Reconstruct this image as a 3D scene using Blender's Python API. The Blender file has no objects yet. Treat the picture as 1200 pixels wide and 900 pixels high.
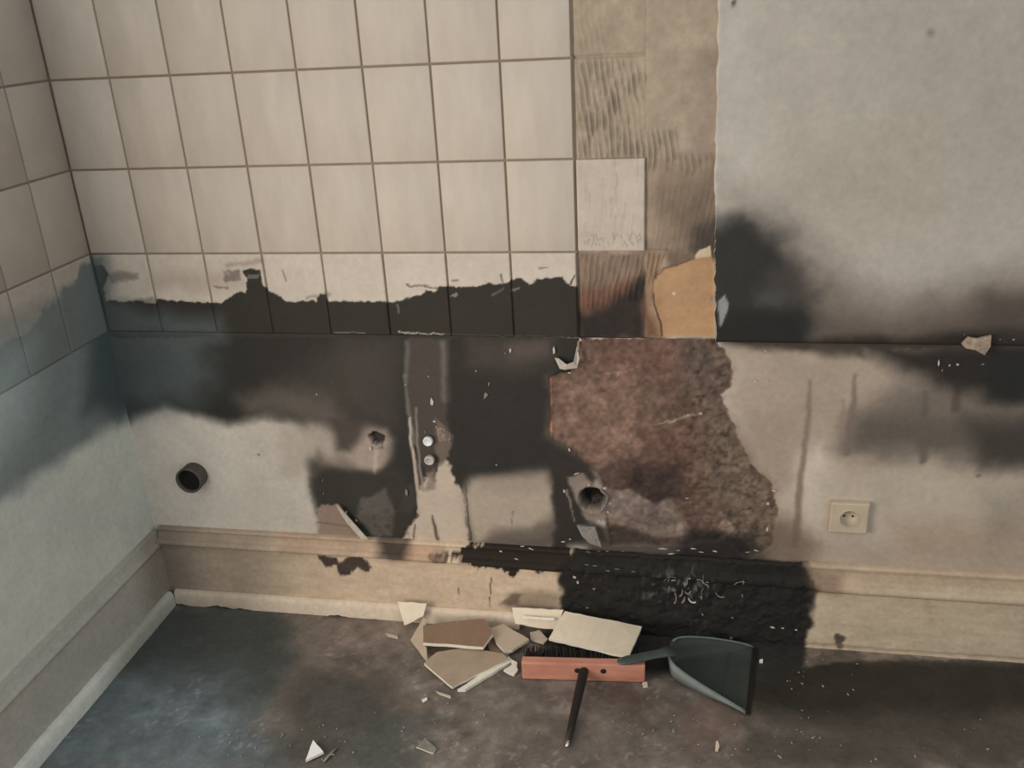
import bpy, bmesh, math, random
import numpy as np
from mathutils import Vector, Matrix

C = bpy.context.scene
COL = C.collection
random.seed(7)

# ---------------------------------------------------------------- camera
cam = bpy.data.cameras.new('camera'); cam_ob = bpy.data.objects.new('camera', cam); COL.objects.link(cam_ob)
cam.sensor_width = 36.0; cam.lens = 36.0*1072.8767/1200.0; cam.clip_start = 0.02
RX = Vector((0.98241, 0.17939, -0.05181)); RD = Vector((0.02269, -0.39011, -0.92049)); RF = Vector((-0.18534, 0.90312, -0.38732))
mw = Matrix((( RX.x, -RD.x, -RF.x, 1.46098), (RX.y, -RD.y, -RF.y, -1.99571), (RX.z, -RD.z, -RF.z, 1.55901), (0, 0, 0, 1)))
cam_ob.matrix_world = mw
C.camera = cam_ob

# ---------------------------------------------------------------- light
w = bpy.data.worlds.new('daylight'); C.world = w; w.use_nodes = True
bg = w.node_tree.nodes['Background']; bg.inputs[0].default_value = (0.90, 0.965, 0.985, 1); bg.inputs[1].default_value = 0.62
def area(name, loc, target, sx, sy, power, color):
    l = bpy.data.lights.new(name, 'AREA'); l.shape = 'RECTANGLE'; l.size = sx; l.size_y = sy; l.energy = power; l.color = color
    o = bpy.data.objects.new(name, l); COL.objects.link(o); o.location = loc
    o.rotation_euler = (Vector(target)-Vector(loc)).to_track_quat('-Z', 'Y').to_euler(); return o
area('window_daylight', (-0.03, -1.6, 0.98), (1.3, -1.6, 0.98), 1.15, 1.3, 30, (1.0, 0.90, 0.80))
C.view_settings.view_transform = 'Standard'; C.view_settings.look = 'None'
C.view_settings.gamma = 1.0; C.view_settings.use_curve_mapping = False
C.view_settings.exposure = 0.25

# ---------------------------------------------------------------- numeric helpers
_rng = np.random.RandomState(11); _tab = _rng.rand(256, 256)
def vnoise(x, y):
    xi = np.floor(x).astype(int); yi = np.floor(y).astype(int); fx = x-xi; fy = y-yi
    fx = fx*fx*(3-2*fx); fy = fy*fy*(3-2*fy)
    a = _tab[xi % 256, yi % 256]; b = _tab[(xi+1) % 256, yi % 256]; c = _tab[xi % 256, (yi+1) % 256]; d = _tab[(xi+1) % 256, (yi+1) % 256]
    return (a*(1-fx)+b*fx)*(1-fy)+(c*(1-fx)+d*fx)*fy
def fbm(x, y, s, o=4, seed=0):
    v = 0; a = .5; t = 0; x = np.asarray(x)/s+seed*17.3+300; y = np.asarray(y)/s+seed*9.7+300
    for i in range(o):
        v = v+a*vnoise(x, y); t += a; a *= .5; x = x*2.03+5.1; y = y*2.03+3.7
    return v/t
def sstep(a, b, x):
    t = np.clip((x-a)/(b-a), 0, 1); return t*t*(3-2*t)
def sdf(P, X, Y):
    d = np.full(X.shape, 1e9); ins = np.zeros(X.shape, bool); n = len(P)
    for i in range(n):
        ax, ay = P[i]; bx, by = P[(i+1) % n]; ex, ey = bx-ax, by-ay
        t = np.clip(((X-ax)*ex+(Y-ay)*ey)/(ex*ex+ey*ey+1e-12), 0, 1)
        d = np.minimum(d, (X-ax-t*ex)**2+(Y-ay-t*ey)**2)
        cr = (ay > Y) != (by > Y)
        ins ^= cr & (X < (bx-ax)*(Y-ay)/((by-ay) if by != ay else 1e-12)+ax)
    d = np.sqrt(d); return np.where(ins, -d, d)
def sdline(P, X, Y, w0, w1):
    best = np.full(X.shape, 1e9); n = len(P)-1
    for i in range(n):
        ax, ay = P[i]; bx, by = P[i+1]; ex, ey = bx-ax, by-ay
        t = np.clip(((X-ax)*ex+(Y-ay)*ey)/(ex*ex+ey*ey+1e-12), 0, 1)
        s = (i+t)/n
        best = np.minimum(best, np.hypot(X-ax-t*ex, Y-ay-t*ey)-.5*(w0+(w1-w0)*s))
    return best
K = 1.45
def lin(c): return np.clip((np.array(c, float)/255)**2.2*K, 0, .86)
# paint operations: pigment, soot and some painted light and shade laid on a surface, in metres on that surface
class Paint:
    def __init__(s, base, gain=1.0): s.base = base; s.ops = []; s.gain = gain   # gain: how light the bare coat is
    def poly(s, pts, col, f=.02, op=1.0, warp=.006, ws=.03, tex=0.0):
        if f >= .02: f *= 1.6; ws = max(ws, .05)
        s.ops.append((0, pts, col, f, op, warp, ws, tex, 0, 0)); return s
    def line(s, pts, col, w0, w1=None, f=.003, op=1.0, warp=.002, ws=.02):
        s.ops.append((1, pts, col, f, op, warp, ws, 0.0, w0, w0 if w1 is None else w1)); return s
    def mask(s, o, X, Y):
        k, pts, col, f, op, warp, ws, tex, w0, w1 = o
        P = np.array(pts); m = f+warp*2+max(w0, w1)+.002
        sel = (X > P[:, 0].min()-m) & (X < P[:, 0].max()+m) & (Y > P[:, 1].min()-m) & (Y < P[:, 1].max()+m)
        if not sel.any(): return sel, None
        x = X[sel]; y = Y[sel]
        if warp:
            x2 = x+warp*2*(fbm(x, y, ws, 4, 1)-.5)*2; y2 = y+warp*2*(fbm(x, y, ws, 4, 2)-.5)*2
        else: x2, y2 = x, y
        d = sdf(pts, x2, y2) if k == 0 else sdline(pts, x2, y2, w0, w1)
        a = op*(1-sstep(-f*.5, f*.5, d))
        if tex: a = a*np.clip(1+tex*(fbm(x, y, .018, 4, 5)-.5)*4, 0, 1)
        return sel, a
    def color(s, X, Y):
        X = np.asarray(X, float); Y = np.asarray(Y, float)
        out = np.empty(X.shape+(3,)); out[:] = lin(s.base)
        for o in s.ops:
            sel, a = s.mask(o, X, Y)
            if a is None: continue
            c = lin(o[2])
            # blend films in perceptual space
            out[sel] = (out[sel]**.4545*(1-a[:, None])+c**.4545*a[:, None])**2.2
        n = 1+.16*(fbm(X, Y, .05, 4, 8)-.5)+.10*(fbm(X, Y, .008, 2, 9)-.5)
        return np.clip(out*s.gain*n[..., None], 0, .86)

# ---------------------------------------------------------------- materials
def mat(name, col=(.5, .5, .5), rough=.6, attr=False, noise=0.0, nscale=30, bump=0.0, bscale=200, metal=0.0, spec=.5, col2=None, stretch=None, rnd=0.0, sootrough=False):
    m = bpy.data.materials.new(name); m.use_nodes = True; nt = m.node_tree; N = nt.nodes; Lk = nt.links
    b = N['Principled BSDF']; b.inputs['Roughness'].default_value = rough; b.inputs['Metallic'].default_value = metal
    b.inputs['Specular IOR Level'].default_value = spec
    tc = N.new('ShaderNodeTexCoord'); mp = N.new('ShaderNodeMapping'); Lk.new(tc.outputs['Object'], mp.inputs[0])
    if stretch: mp.inputs['Scale'].default_value = stretch
    if attr:
        a = N.new('ShaderNodeAttribute'); a.attribute_name = 'Col'; src = a.outputs['Color']
    else:
        r = N.new('ShaderNodeRGB'); r.outputs[0].default_value = (*col, 1); src = r.outputs[0]
    if noise:
        t = N.new('ShaderNodeTexNoise'); t.inputs['Scale'].default_value = nscale; t.inputs['Detail'].default_value = 6; t.inputs['Roughness'].default_value = .65
        Lk.new(mp.outputs[0], t.inputs['Vector'])
        if rnd:
            oi = N.new('ShaderNodeObjectInfo'); ml = N.new('ShaderNodeMath'); ml.operation = 'MULTIPLY'; ml.inputs[1].default_value = 40
            Lk.new(oi.outputs['Random'], ml.inputs[0]); t.noise_dimensions = '4D'; Lk.new(ml.outputs[0], t.inputs['W'])
        mx = N.new('ShaderNodeMix'); mx.data_type = 'RGBA'
        if col2 is not None:
            mx.inputs[7].default_value = (*col2, 1); Lk.new(src, mx.inputs[6])
            rp = N.new('ShaderNodeMapRange'); rp.inputs[1].default_value = .5-.5*noise*.5; rp.inputs[2].default_value = .5+.3
            Lk.new(t.outputs[0], rp.inputs[0]); Lk.new(rp.outputs[0], mx.inputs[0]); src = mx.outputs[2]
        else:
            rp = N.new('ShaderNodeMapRange'); rp.inputs[1].default_value = .25; rp.inputs[2].default_value = .75; rp.inputs[3].default_value = 1-noise; rp.inputs[4].default_value = 1+noise*.6
            Lk.new(t.outputs[0], rp.inputs[0]); mx.blend_type = 'MULTIPLY'; mx.inputs[0].default_value = 1
            Lk.new(src, mx.inputs[6]); Lk.new(rp.outputs[0], mx.inputs[7]); src = mx.outputs[2]
    Lk.new(src, b.inputs['Base Color'])
    if sootrough:
        bw = N.new('ShaderNodeRGBToBW'); Lk.new(src, bw.inputs[0]); mr = N.new('ShaderNodeMapRange')
        mr.inputs[1].default_value = .06; mr.inputs[2].default_value = .4; mr.inputs[3].default_value = .85; mr.inputs[4].default_value = rough
        Lk.new(bw.outputs[0], mr.inputs[0]); Lk.new(mr.outputs[0], b.inputs['Roughness'])
    if bump:
        t2 = N.new('ShaderNodeTexNoise'); t2.inputs['Scale'].default_value = bscale; t2.inputs['Detail'].default_value = 5
        Lk.new(mp.outputs[0], t2.inputs['Vector'])
        bp = N.new('ShaderNodeBump'); bp.inputs['Strength'].default_value = bump; bp.inputs['Distance'].default_value = .002
        Lk.new(t2.outputs[0], bp.inputs['Height']); Lk.new(bp.outputs[0], b.inputs['Normal'])
    return m
def L3(r, g, b): return tuple(float(v) for v in lin((r, g, b)))
M_plaster = mat('sooty_plaster', attr=True, rough=.75, noise=.10, nscale=60, bump=.35, bscale=160, spec=.25)
M_char = mat('charred_wood_paint', attr=True, rough=.75, noise=.15, nscale=80, bump=.5, bscale=140, spec=.12)
M_floor = mat('burnt_floor', attr=True, rough=.6, noise=.22, nscale=70, bump=.5, bscale=110, spec=.25)
M_tile = mat('glazed_tile', L3(168, 157, 145), rough=.55, noise=.13, nscale=9, bump=.05, bscale=25, spec=.15, stretch=(2.4, 2.4, .7), rnd=1)
M_stile = mat('sooty_glazed_tile', attr=True, rough=.5, noise=.08, nscale=40, bump=.08, bscale=60, spec=.15, sootrough=True)
M_tile_dim = mat('dim_glazed_tile', L3(148, 137, 126), rough=.55, noise=.12, nscale=9, spec=.15, rnd=1)  # darker copy of the glazed tile, paints in the left wall's dimness
M_grout = mat('grout', L3(122, 108, 92), rough=.9, noise=.2, nscale=80, bump=.4)
M_flake = mat('paint_chip', L3(168, 158, 146), rough=.7, noise=.3, nscale=120)
M_flake_d = mat('smoked_paint_chip', L3(112, 106, 100), rough=.5, noise=.4, nscale=120)
M_patch = mat('bare_plaster_lump', L3(140, 122, 105), rough=.9, noise=.5, nscale=90, bump=.8, bscale=120)
M_face = mat('tile_glaze_fragment', L3(166, 149, 130), rough=.45, noise=.12, nscale=25, bump=.1, bscale=60, spec=.3)
M_tan = mat('tan_tile_glaze', L3(146, 128, 110), rough=.5, noise=.18, nscale=18, bump=.1, bscale=60, spec=.25)
M_back = mat('tile_back_fragment', L3(124, 101, 83), rough=.85, noise=.15, nscale=40, bump=.3)
M_edge = mat('broken_tile_edge', L3(206, 194, 178), rough=.85, noise=.15, nscale=90, bump=.3)
M_red = mat('worn_red_wood', L3(176, 122, 102), rough=.65, noise=.5, nscale=13, bump=.5, bscale=60, col2=L3(138, 84, 68), stretch=(.45, 2, 2))
M_hole = mat('dark_recess', L3(30, 28, 26), rough=.9)
M_black = mat('black_plastic', L3(38, 34, 31), rough=.5, noise=.2, nscale=60, spec=.3)
M_pan = mat('grey_green_plastic', L3(56, 59, 55), rough=.6, noise=.15, nscale=30, spec=.2)
M_pan_l = mat('mid_grey_plastic', L3(92, 98, 96), rough=.55, noise=.25, nscale=25, spec=.3)  # mid grey, lighter than the pan
M_cheek = mat('pale_grey_plastic', L3(112, 118, 115), rough=.6, noise=.25, nscale=25, spec=.2)  # pale grey, for the near outer side only
M_handle = mat('grey_green_grip', L3(68, 72, 68), rough=.5, noise=.15, nscale=30, spec=.3)
M_metal = mat('bright_metal', (.8, .8, .78), rough=.18, metal=1.0)
M_white = mat('white_plastic', (.84, .84, .82), rough=.35, noise=.05, nscale=60)
M_grey = mat('grimy_white_plastic', L3(170, 165, 158), rough=.45, noise=.35, nscale=80)
M_bristle = mat('black_bristle', L3(48, 44, 41), rough=.7, noise=.3, nscale=50)
M_socket = mat('yellowed_plastic', L3(165, 150, 130), rough=.5, noise=.12, nscale=30, spec=.3)
M_pipe = mat('grey_pipe', L3(120, 114, 106), rough=.6, noise=.2, nscale=30)
M_dpipe = mat('dark_grey_pipe', L3(74, 71, 66), rough=.7, noise=.2, nscale=30, spec=.15)
M_frame = mat('window_paint', (.7, .68, .64), rough=.5)

# ---------------------------------------------------------------- object helpers
def meta(o, label=None, cat=None, group=None, kind=None):
    if label: o['label'] = label
    if cat: o['category'] = cat
    if group: o['group'] = group
    if kind: o['kind'] = kind
    return o
def link(name, me, parent=None, m=None, loc=None):
    o = bpy.data.objects.new(name, me); COL.objects.link(o)
    if m is not None:
        for x in (m if isinstance(m, (list, tuple)) else [m]): me.materials.append(x)
    if loc is not None: o.location = loc
    if parent is not None: o.parent = parent
    return o
def empty(name, loc):
    o = bpy.data.objects.new(name, None); COL.objects.link(o); o.location = loc; o.empty_display_size = .05; return o
def bm_mesh(bm, name, origin=(0, 0, 0), smooth=False, fix=True):
    if fix: bmesh.ops.recalc_face_normals(bm, faces=bm.faces)
    if smooth:
        for f in bm.faces: f.smooth = True
    me = bpy.data.meshes.new(name); bm.to_mesh(me); bm.free()
    if any(origin):
        me.transform(Matrix.Translation(-Vector(origin)))
    return me
def grid_mesh(name, V, nu, nv, colors=None, flip=False, keep=None, smooth=True):
    """V: (nu, nv, 3) array of positions"""
    me = bpy.data.meshes.new(name); V = np.ascontiguousarray(V.reshape(-1, 3), dtype=np.float32)
    i, j = np.meshgrid(np.arange(nu-1), np.arange(nv-1), indexing='ij'); a = i*nv+j
    q = np.stack([a, a+nv, a+nv+1, a+1], -1).reshape(-1, 4)
    if keep is not None: q = q[keep.reshape(-1)]
    if flip: q = q[:, ::-1]
    n = len(q)
    me.vertices.add(len(V)); me.vertices.foreach_set('co', V.ravel())
    me.loops.add(n*4); me.loops.foreach_set('vertex_index', np.ascontiguousarray(q.ravel(), dtype=np.int32))
    me.polygons.add(n); me.polygons.foreach_set('loop_start', np.arange(0, n*4, 4, dtype=np.int32))
    me.polygons.foreach_set('loop_total', np.full(n, 4, dtype=np.int32))
    me.update(calc_edges=True); me.validate()
    if smooth: me.polygons.foreach_set('use_smooth', np.ones(len(me.polygons), bool))
    if colors is not None:
        at = me.attributes.new('Col', 'FLOAT_COLOR', 'POINT')
        c = np.ones((len(V), 4), np.float32); c[:, :3] = colors.reshape(-1, 3); at.data.foreach_set('color', c.ravel())
    return me
def axis(*segs):
    out = []
    for a, b, st in segs:
        n = max(1, int(round((b-a)/st))); out += list(np.linspace(a, b, n, endpoint=False))
    out.append(segs[-1][1]); return np.array(out)
def box_bm(bm, lo, hi, bev=0.0, seg=2):
    r = bmesh.ops.create_cube(bm, size=1.0); vs = r['verts']
    for v in vs: v.co = Vector([(lo[k]+hi[k])/2+v.co[k]*(hi[k]-lo[k]) for k in range(3)])
    if bev:
        es = list({e for v in vs for e in v.link_edges})
        bmesh.ops.bevel(bm, geom=es, offset=bev, segments=seg, affect='EDGES', profile=.5)
def lathe_bm(bm, prof, p0, ax, seg=24, mi=0):
    """prof: list of (radius, distance along ax)"""
    ax = Vector(ax).normalized(); u = ax.orthogonal().normalized(); v = ax.cross(u); p0 = Vector(p0); rings = []
    for r, h in prof:
        if r < 1e-6: rings.append([bm.verts.new(p0+ax*h)])
        else: rings.append([bm.verts.new(p0+ax*h+(u*math.cos(2*math.pi*k/seg)+v*math.sin(2*math.pi*k/seg))*r) for k in range(seg)])
    for A, B in zip(rings[:-1], rings[1:]):
        for k in range(seg):
            k2 = (k+1) % seg
            if len(A) == 1 and len(B) == 1: continue
            if len(A) == 1: f = bm.faces.new((A[0], B[k], B[k2]))
            elif len(B) == 1: f = bm.faces.new((A[k], A[k2], B[0]))
            else: f = bm.faces.new((A[k], A[k2], B[k2], B[k]))
            f.material_index = mi; f.smooth = True
    return rings

# ================================================================ STRUCTURE
TW, TH = .152, .20585; Z0 = 1.440; ZB = Z0-3*TH     # tile size, first joint height, lower edge of the tiling

# ---- soot, pigment and painted glare on the back wall (metres: x along the wall, z up)
W = Paint((182, 174, 163))
W.poly([(0.3482, 0.6136), (0.7869, 0.6271), (0.7416, 0.1694), (0.2641, 0.1361)], (168, 159, 148), .08, .8)
W.poly([(1.53, 0.8282), (2.6162, 0.8437), (2.752, 0.2642), (1.6904, 0.1336), (1.6819, 0.2848), (1.6725, 0.4521), (1.5941, 0.5632), (1.5446, 0.683), (1.5675, 0.7371)], (150, 135, 121), .05)
W.poly([(1.6446, 0.7806), (1.8449, 0.7945), (1.8552, 0.681), (1.7712, 0.57), (1.6564, 0.5656)], (146, 131, 117), .06)
# light patches right of the patch, around the socket
W.poly([(1.7155, 0.5455), (1.7863, 0.5706), (1.8295, 0.4368), (1.792, 0.292), (1.7161, 0.3838)], (182, 169, 154), .06, .9)
W.poly([(1.7779, 0.4803), (1.9631, 0.5225), (2.0949, 0.4953), (2.2199, 0.5012), (2.2419, 0.3562), (1.9865, 0.3047), (1.792, 0.292)], (163, 151, 136), .06, .8)
W.poly([(1.941, 0.373), (2.2375, 0.3858), (2.2543, 0.275), (1.9904, 0.2688)], (148, 130, 113), .05, .8)
W.poly([(1.6133, 0.6524), (1.7179, 0.6556), (1.7199, 0.4775), (1.6652, 0.4047), (1.599, 0.5407)], (142, 124, 111), .04, .7)
W.poly([(2.1369, 0.4527), (2.2266, 0.4573), (2.2437, 0.3447), (2.1708, 0.3401)], (128, 118, 106), .05, .6)
# soot right of the socket
W.poly([(1.8147, 0.6155), (1.9234, 0.7246), (2.1851, 0.7311), (2.6816, 0.5646), (2.1443, 0.5305), (2.0337, 0.5476), (1.8205, 0.5454)], (98, 89, 81), .06, .9, .01)
W.poly([(1.8397, 0.6487), (1.9863, 0.6427), (2.199, 0.6393), (2.2101, 0.5658), (1.8479, 0.5554)], (84, 77, 70), .045, .8, .008)
W.poly([(2.0767, 0.6352), (2.649, 0.7037), (2.6912, 0.5235), (2.1273, 0.5232)], (58, 54, 50), .05, .9)
W.line([(1.7393, 0.7243), (1.7434, 0.613), (1.7355, 0.4783), (1.7362, 0.2884)], (112, 98, 87), .008, .018, .012, .85)
W.line([(1.835, 0.7432), (1.8388, 0.6806), (1.8351, 0.6162), (1.8333, 0.5503)], (104, 92, 83), .008, .02, .012, .8)
W.line([(1.8149, 0.6799), (1.822, 0.5499)], (118, 105, 94), .005, .014, .01, .6)
W.line([(1.9885, 0.7015), (2.0022, 0.5353)], (90, 82, 74), .012, .02, .014, .8)
W.line([(2.052, 0.7176), (2.055, 0.6659)], (76, 66, 59), .016, .02, .014, .7)
W.poly([(1.8067, 0.8201), (2.6188, 0.8326), (2.6454, 0.7192), (2.139, 0.6933), (2.0126, 0.7227), (1.9192, 0.7655)], (44, 40, 37), .045, 1, .008)
W.poly([(2.1015, 0.8129), (2.6214, 0.8215), (2.6536, 0.6843), (2.1188, 0.6886)], (38, 38, 36), .03, .85, .006)
W.poly([(1.5337, 0.8283), (1.8235, 0.8324), (2.1689, 0.8373), (2.1725, 0.8141), (1.8257, 0.8083), (1.6985, 0.8083), (1.6055, 0.817)], (58, 51, 46), .014, .95)
# main soot field
W.poly([(-0.3312, 1.0247), (1.2471, 1.0195), (1.2329, 0.2556), (0.502, 0.2025), (0.4983, 0.3155), (0.4891, 0.4193), (0.5087, 0.521), (0.4734, 0.5836), (0.3927, 0.5956), (0.2802, 0.5697), (0.2047, 0.5944), (0.1054, 0.6136), (0.0238, 0.5836), (-0.0376, 0.5384), (-0.1322, 0.4698), (-0.6155, 0.1351)], (46, 44, 41), .030, 1, .006)
W.poly([(-0.161, 0.842), (0.274, 0.8469), (0.2704, 0.7077), (0.2077, 0.6339), (-0.054, 0.5761), (-0.2436, 0.544)], (80, 87, 87), .09, .85, .01)  # bluish glare from the left, painted into the soot colour
W.poly([(0.3184, 0.6467), (0.4548, 0.6884), (0.5889, 0.6636), (0.6288, 0.584), (0.561, 0.5427), (0.4749, 0.5934), (0.3465, 0.6038)], (98, 90, 82), .05, .7, .008)
W.poly([(0.4585, 0.712), (0.6304, 0.8065), (0.7131, 0.7631), (0.6746, 0.6236), (0.5403, 0.6434)], (66, 61, 56), .06, .6, .008)
W.poly([(0.6318, 0.8177), (0.7845, 0.8198), (0.7507, 0.5786), (0.6689, 0.5757), (0.6093, 0.6454)], (66, 60, 56), .05, .7)
W.poly([(0.9437, 0.8221), (1.1595, 0.8251), (1.1467, 0.7495), (1.0526, 0.7254), (0.9487, 0.7454)], (66, 59, 55), .04, .8)
W.poly([(1.0364, 0.8083), (1.1391, 0.8184), (1.1475, 0.7713), (1.0543, 0.7586)], (84, 75, 69), .025, .6)
W.poly([(0.4754, 0.5197), (0.5112, 0.5702), (0.5998, 0.5733), (0.6574, 0.5753), (0.7182, 0.5702), (0.733, 0.5394), (0.7234, 0.4926), (0.6846, 0.4336), (0.6047, 0.4298), (0.5187, 0.4588), (0.4817, 0.4824)], (118, 106, 97), .026, .9, .004)
W.poly([(0.5885, 0.4869), (0.6551, 0.5559), (0.7083, 0.5627), (0.7228, 0.5293), (0.691, 0.4489), (0.6302, 0.4462)], (146, 131, 120), .024, .9, .004)
W.poly([(0.4355, 0.5676), (0.5173, 0.5802), (0.588, 0.5535), (0.5727, 0.4738), (0.5062, 0.4709), (0.4649, 0.4181), (0.4113, 0.4156)], (154, 144, 133), .03, .85, .006)
W.poly([(0.5746, 0.5918), (0.6658, 0.5876), (0.6415, 0.5384), (0.6136, 0.5004), (0.5791, 0.5039)], (66, 60, 55), .022, .9)
W.line([(0.6833, 0.5032), (0.6712, 0.438)], (165, 148, 136), .012, .010, .008, .8)
W.poly([(0.4947, 0.4578), (0.5241, 0.4967), (0.5305, 0.4416), (0.515, 0.3819), (0.495, 0.3938)], (70, 65, 60), .03, .8)
W.poly([(0.4939, 0.4195), (0.5353, 0.4418), (0.6759, 0.4382), (0.73, 0.4681), (0.763, 0.4322), (0.7669, 0.3305), (0.7241, 0.2332), (0.6275, 0.2269), (0.5596, 0.2658), (0.4983, 0.3155)], (52, 49, 45), .022, 1)
W.poly([(0.6296, 0.3645), (0.6994, 0.3988), (0.7156, 0.3329), (0.7024, 0.2532), (0.644, 0.2441), (0.6085, 0.3085)], (86, 81, 76), .015, .85, .004, .015, .5)
W.poly([(0.4998, 0.3261), (0.5597, 0.3399), (0.5833, 0.2991), (0.6288, 0.2378), (0.6304, 0.2109), (0.502, 0.2025), (0.4906, 0.2616)], (130, 112, 100), .008, .95)
W.line([(0.4937, 0.2832), (0.5847, 0.2726), (0.633, 0.2327)], (100, 82, 72), .006, .004, .006, .8)
W.line([(0.5597, 0.3399), (0.5916, 0.289), (0.6323, 0.2273)], (176, 160, 146), .004, .006, .005, .8)
W.line([(0.5673, 0.3246), (0.6084, 0.2687)], (48, 44, 40), .008, .006, .004, .9)
W.poly([(0.7251, 0.3334), (0.7507, 0.4014), (0.78, 0.418), (0.7787, 0.357), (0.7523, 0.3245)], (58, 54, 50), .012, 1)
# streaks by the two caps
W.poly([(0.8017, 0.8201), (0.9059, 0.8215), (0.8902, 0.6534), (0.8632, 0.4863), (0.8113, 0.4095), (0.7867, 0.5798), (0.7829, 0.7193)], (72, 65, 60), .018, .8)
W.line([(0.8878, 0.806), (0.8771, 0.653)], (98, 91, 85), .014, .010, .014, .8)
W.line([(0.7959, 0.8046), (0.7873, 0.7194)], (98, 93, 88), .012, .010, .012, .7)
W.line([(0.7829, 0.7193), (0.7824, 0.6269), (0.791, 0.5319)], (104, 98, 92), .008, .008, .008, .8)
W.poly([(0.723, 0.2223), (0.7476, 0.2771), (0.7799, 0.3209), (0.7905, 0.4084), (0.8145, 0.4446), (0.8351, 0.4207), (0.8487, 0.4734), (0.8636, 0.4912), (0.8802, 0.4748), (0.8896, 0.4233), (0.9073, 0.3892), (0.9121, 0.2347)], (168, 153, 138), .010, 1, .005, .012)
W.line([(0.7846, 0.6035), (0.7809, 0.5436), (0.7851, 0.4706), (0.7858, 0.3829), (0.7856, 0.3316)], (165, 150, 136), .006, .012, .005, .95, .001)
W.line([(0.8029, 0.6323), (0.7978, 0.5322), (0.7976, 0.4588), (0.8009, 0.3963)], (128, 117, 107), .004, .008, .006, .9, .001)
W.poly([(0.8508, 0.6009), (0.8673, 0.5873), (0.8844, 0.5547), (0.8777, 0.4991), (0.8487, 0.4734), (0.8427, 0.534)], (100, 87, 78), .010, .9)
W.poly([(0.8536, 0.5821), (0.8703, 0.5709), (0.8748, 0.5448), (0.8521, 0.5391)], (140, 120, 106), .005, .9, .003, .01, .6)
W.poly([(0.8101, 0.4469), (0.8336, 0.4554), (0.8285, 0.3977), (0.8094, 0.3892)], (118, 104, 94), .012, .8)
W.line([(0.8171, 0.3204), (0.8218, 0.2947), (0.8249, 0.2502)], (78, 68, 60), .005, .010, .005, .9)
W.line([(0.7678, 0.2915), (0.7605, 0.2408)], (86, 74, 64), .004, .004, .003, .9)
# pale panel between the streaks and the patch
W.poly([(0.9028, 0.3889), (0.9309, 0.4352), (1.1212, 0.4589), (1.1433, 0.4136), (1.1445, 0.3215), (1.1183, 0.2688), (0.9167, 0.235)], (148, 135, 121), .026, 1, .003)
W.poly([(0.9492, 0.441), (1.1258, 0.4688), (1.1346, 0.4132), (1.0352, 0.3958), (0.9461, 0.3962)], (128, 115, 104), .03, .5)
W.poly([(0.9237, 0.2354), (0.9842, 0.2863), (1.0748, 0.297), (1.1543, 0.3523), (1.1506, 0.2372)], (84, 75, 68), .028, .8)
W.line([(0.9137, 0.4145), (0.915, 0.3388), (0.9178, 0.2509)], (64, 56, 50), .003, .005, .003, .95)
W.line([(1.0348, 0.3456), (1.0273, 0.2889)], (98, 88, 79), .002, .002, .002, .9)
W.poly([(1.1449, 0.5221), (1.2331, 0.4903), (1.2536, 0.4555), (1.1827, 0.3539), (1.1711, 0.2515), (1.228, 0.2294), (1.139, 0.2234)], (48, 44, 41), .016, 1)
# bare red-brown undercoat
RED = [(1.1458, 0.7253), (1.1932, 0.7374), (1.2235, 0.8197), (1.377, 0.8219), (1.5263, 0.8261), (1.5501, 0.7934), (1.5671, 0.7456), (1.5669, 0.7051), (1.5445, 0.6851), (1.566, 0.629), (1.5941, 0.5632), (1.616, 0.5141), (1.6725, 0.4521), (1.6864, 0.3821), (1.6819, 0.2848), (1.6328, 0.2442), (1.5687, 0.2973), (1.4652, 0.2707), (1.3803, 0.2652), (1.2832, 0.2588), (1.2641, 0.456), (1.2329, 0.4832), (1.2021, 0.5198), (1.14, 0.5619)]
W.poly(RED, (100, 80, 70), .003, 1, .004, .02)
W.poly([(1.1476, 0.7166), (1.3419, 0.7212), (1.3541, 0.5538), (1.2645, 0.4846), (1.2022, 0.5245), (1.1423, 0.569)], (116, 93, 81), .03, .9)
W.poly([(1.2592, 0.816), (1.4542, 0.8189), (1.4559, 0.7346), (1.2979, 0.7092)], (108, 82, 73), .04, .8, .01, .02, .5)
W.poly([(1.4542, 0.8189), (1.55, 0.7955), (1.5675, 0.7371), (1.5353, 0.6719), (1.467, 0.6699)], (98, 85, 75), .03, .85, .008, .02, .4)
W.poly([(1.5003, 0.6709), (1.5555, 0.6506), (1.6197, 0.5188), (1.679, 0.4407), (1.6879, 0.2852), (1.5901, 0.2788), (1.4942, 0.3713), (1.5206, 0.5146)], (104, 90, 79), .03, .9, .008, .02, .4)
W.poly([(1.3581, 0.5996), (1.4982, 0.6045), (1.4935, 0.3955), (1.4632, 0.3696), (1.348, 0.4954)], (100, 76, 67), .04, .7)
W.poly([(1.3001, 0.4862), (1.4504, 0.4999), (1.4792, 0.3947), (1.4007, 0.3661), (1.3269, 0.3865)], (60, 49, 45), .04, .95, .006)
W.poly([(1.2329, 0.4832), (1.3376, 0.4949), (1.3163, 0.3859), (1.2531, 0.4265)], (82, 66, 58), .02, .8)
W.line([(1.4024, 0.6057), (1.4581, 0.621), (1.5012, 0.6357)], (165, 148, 134), .004, .007, .004, .6, .004, .012)
W.line([(1.258, 0.741), (1.308, 0.7312), (1.3538, 0.7495)], (150, 128, 114), .004, .005, .003, .4, .005, .01)
W.line([(1.1455, 0.7165), (1.1422, 0.5643)], (178, 124, 98), .003, .003, .002, .9, .001)
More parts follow.
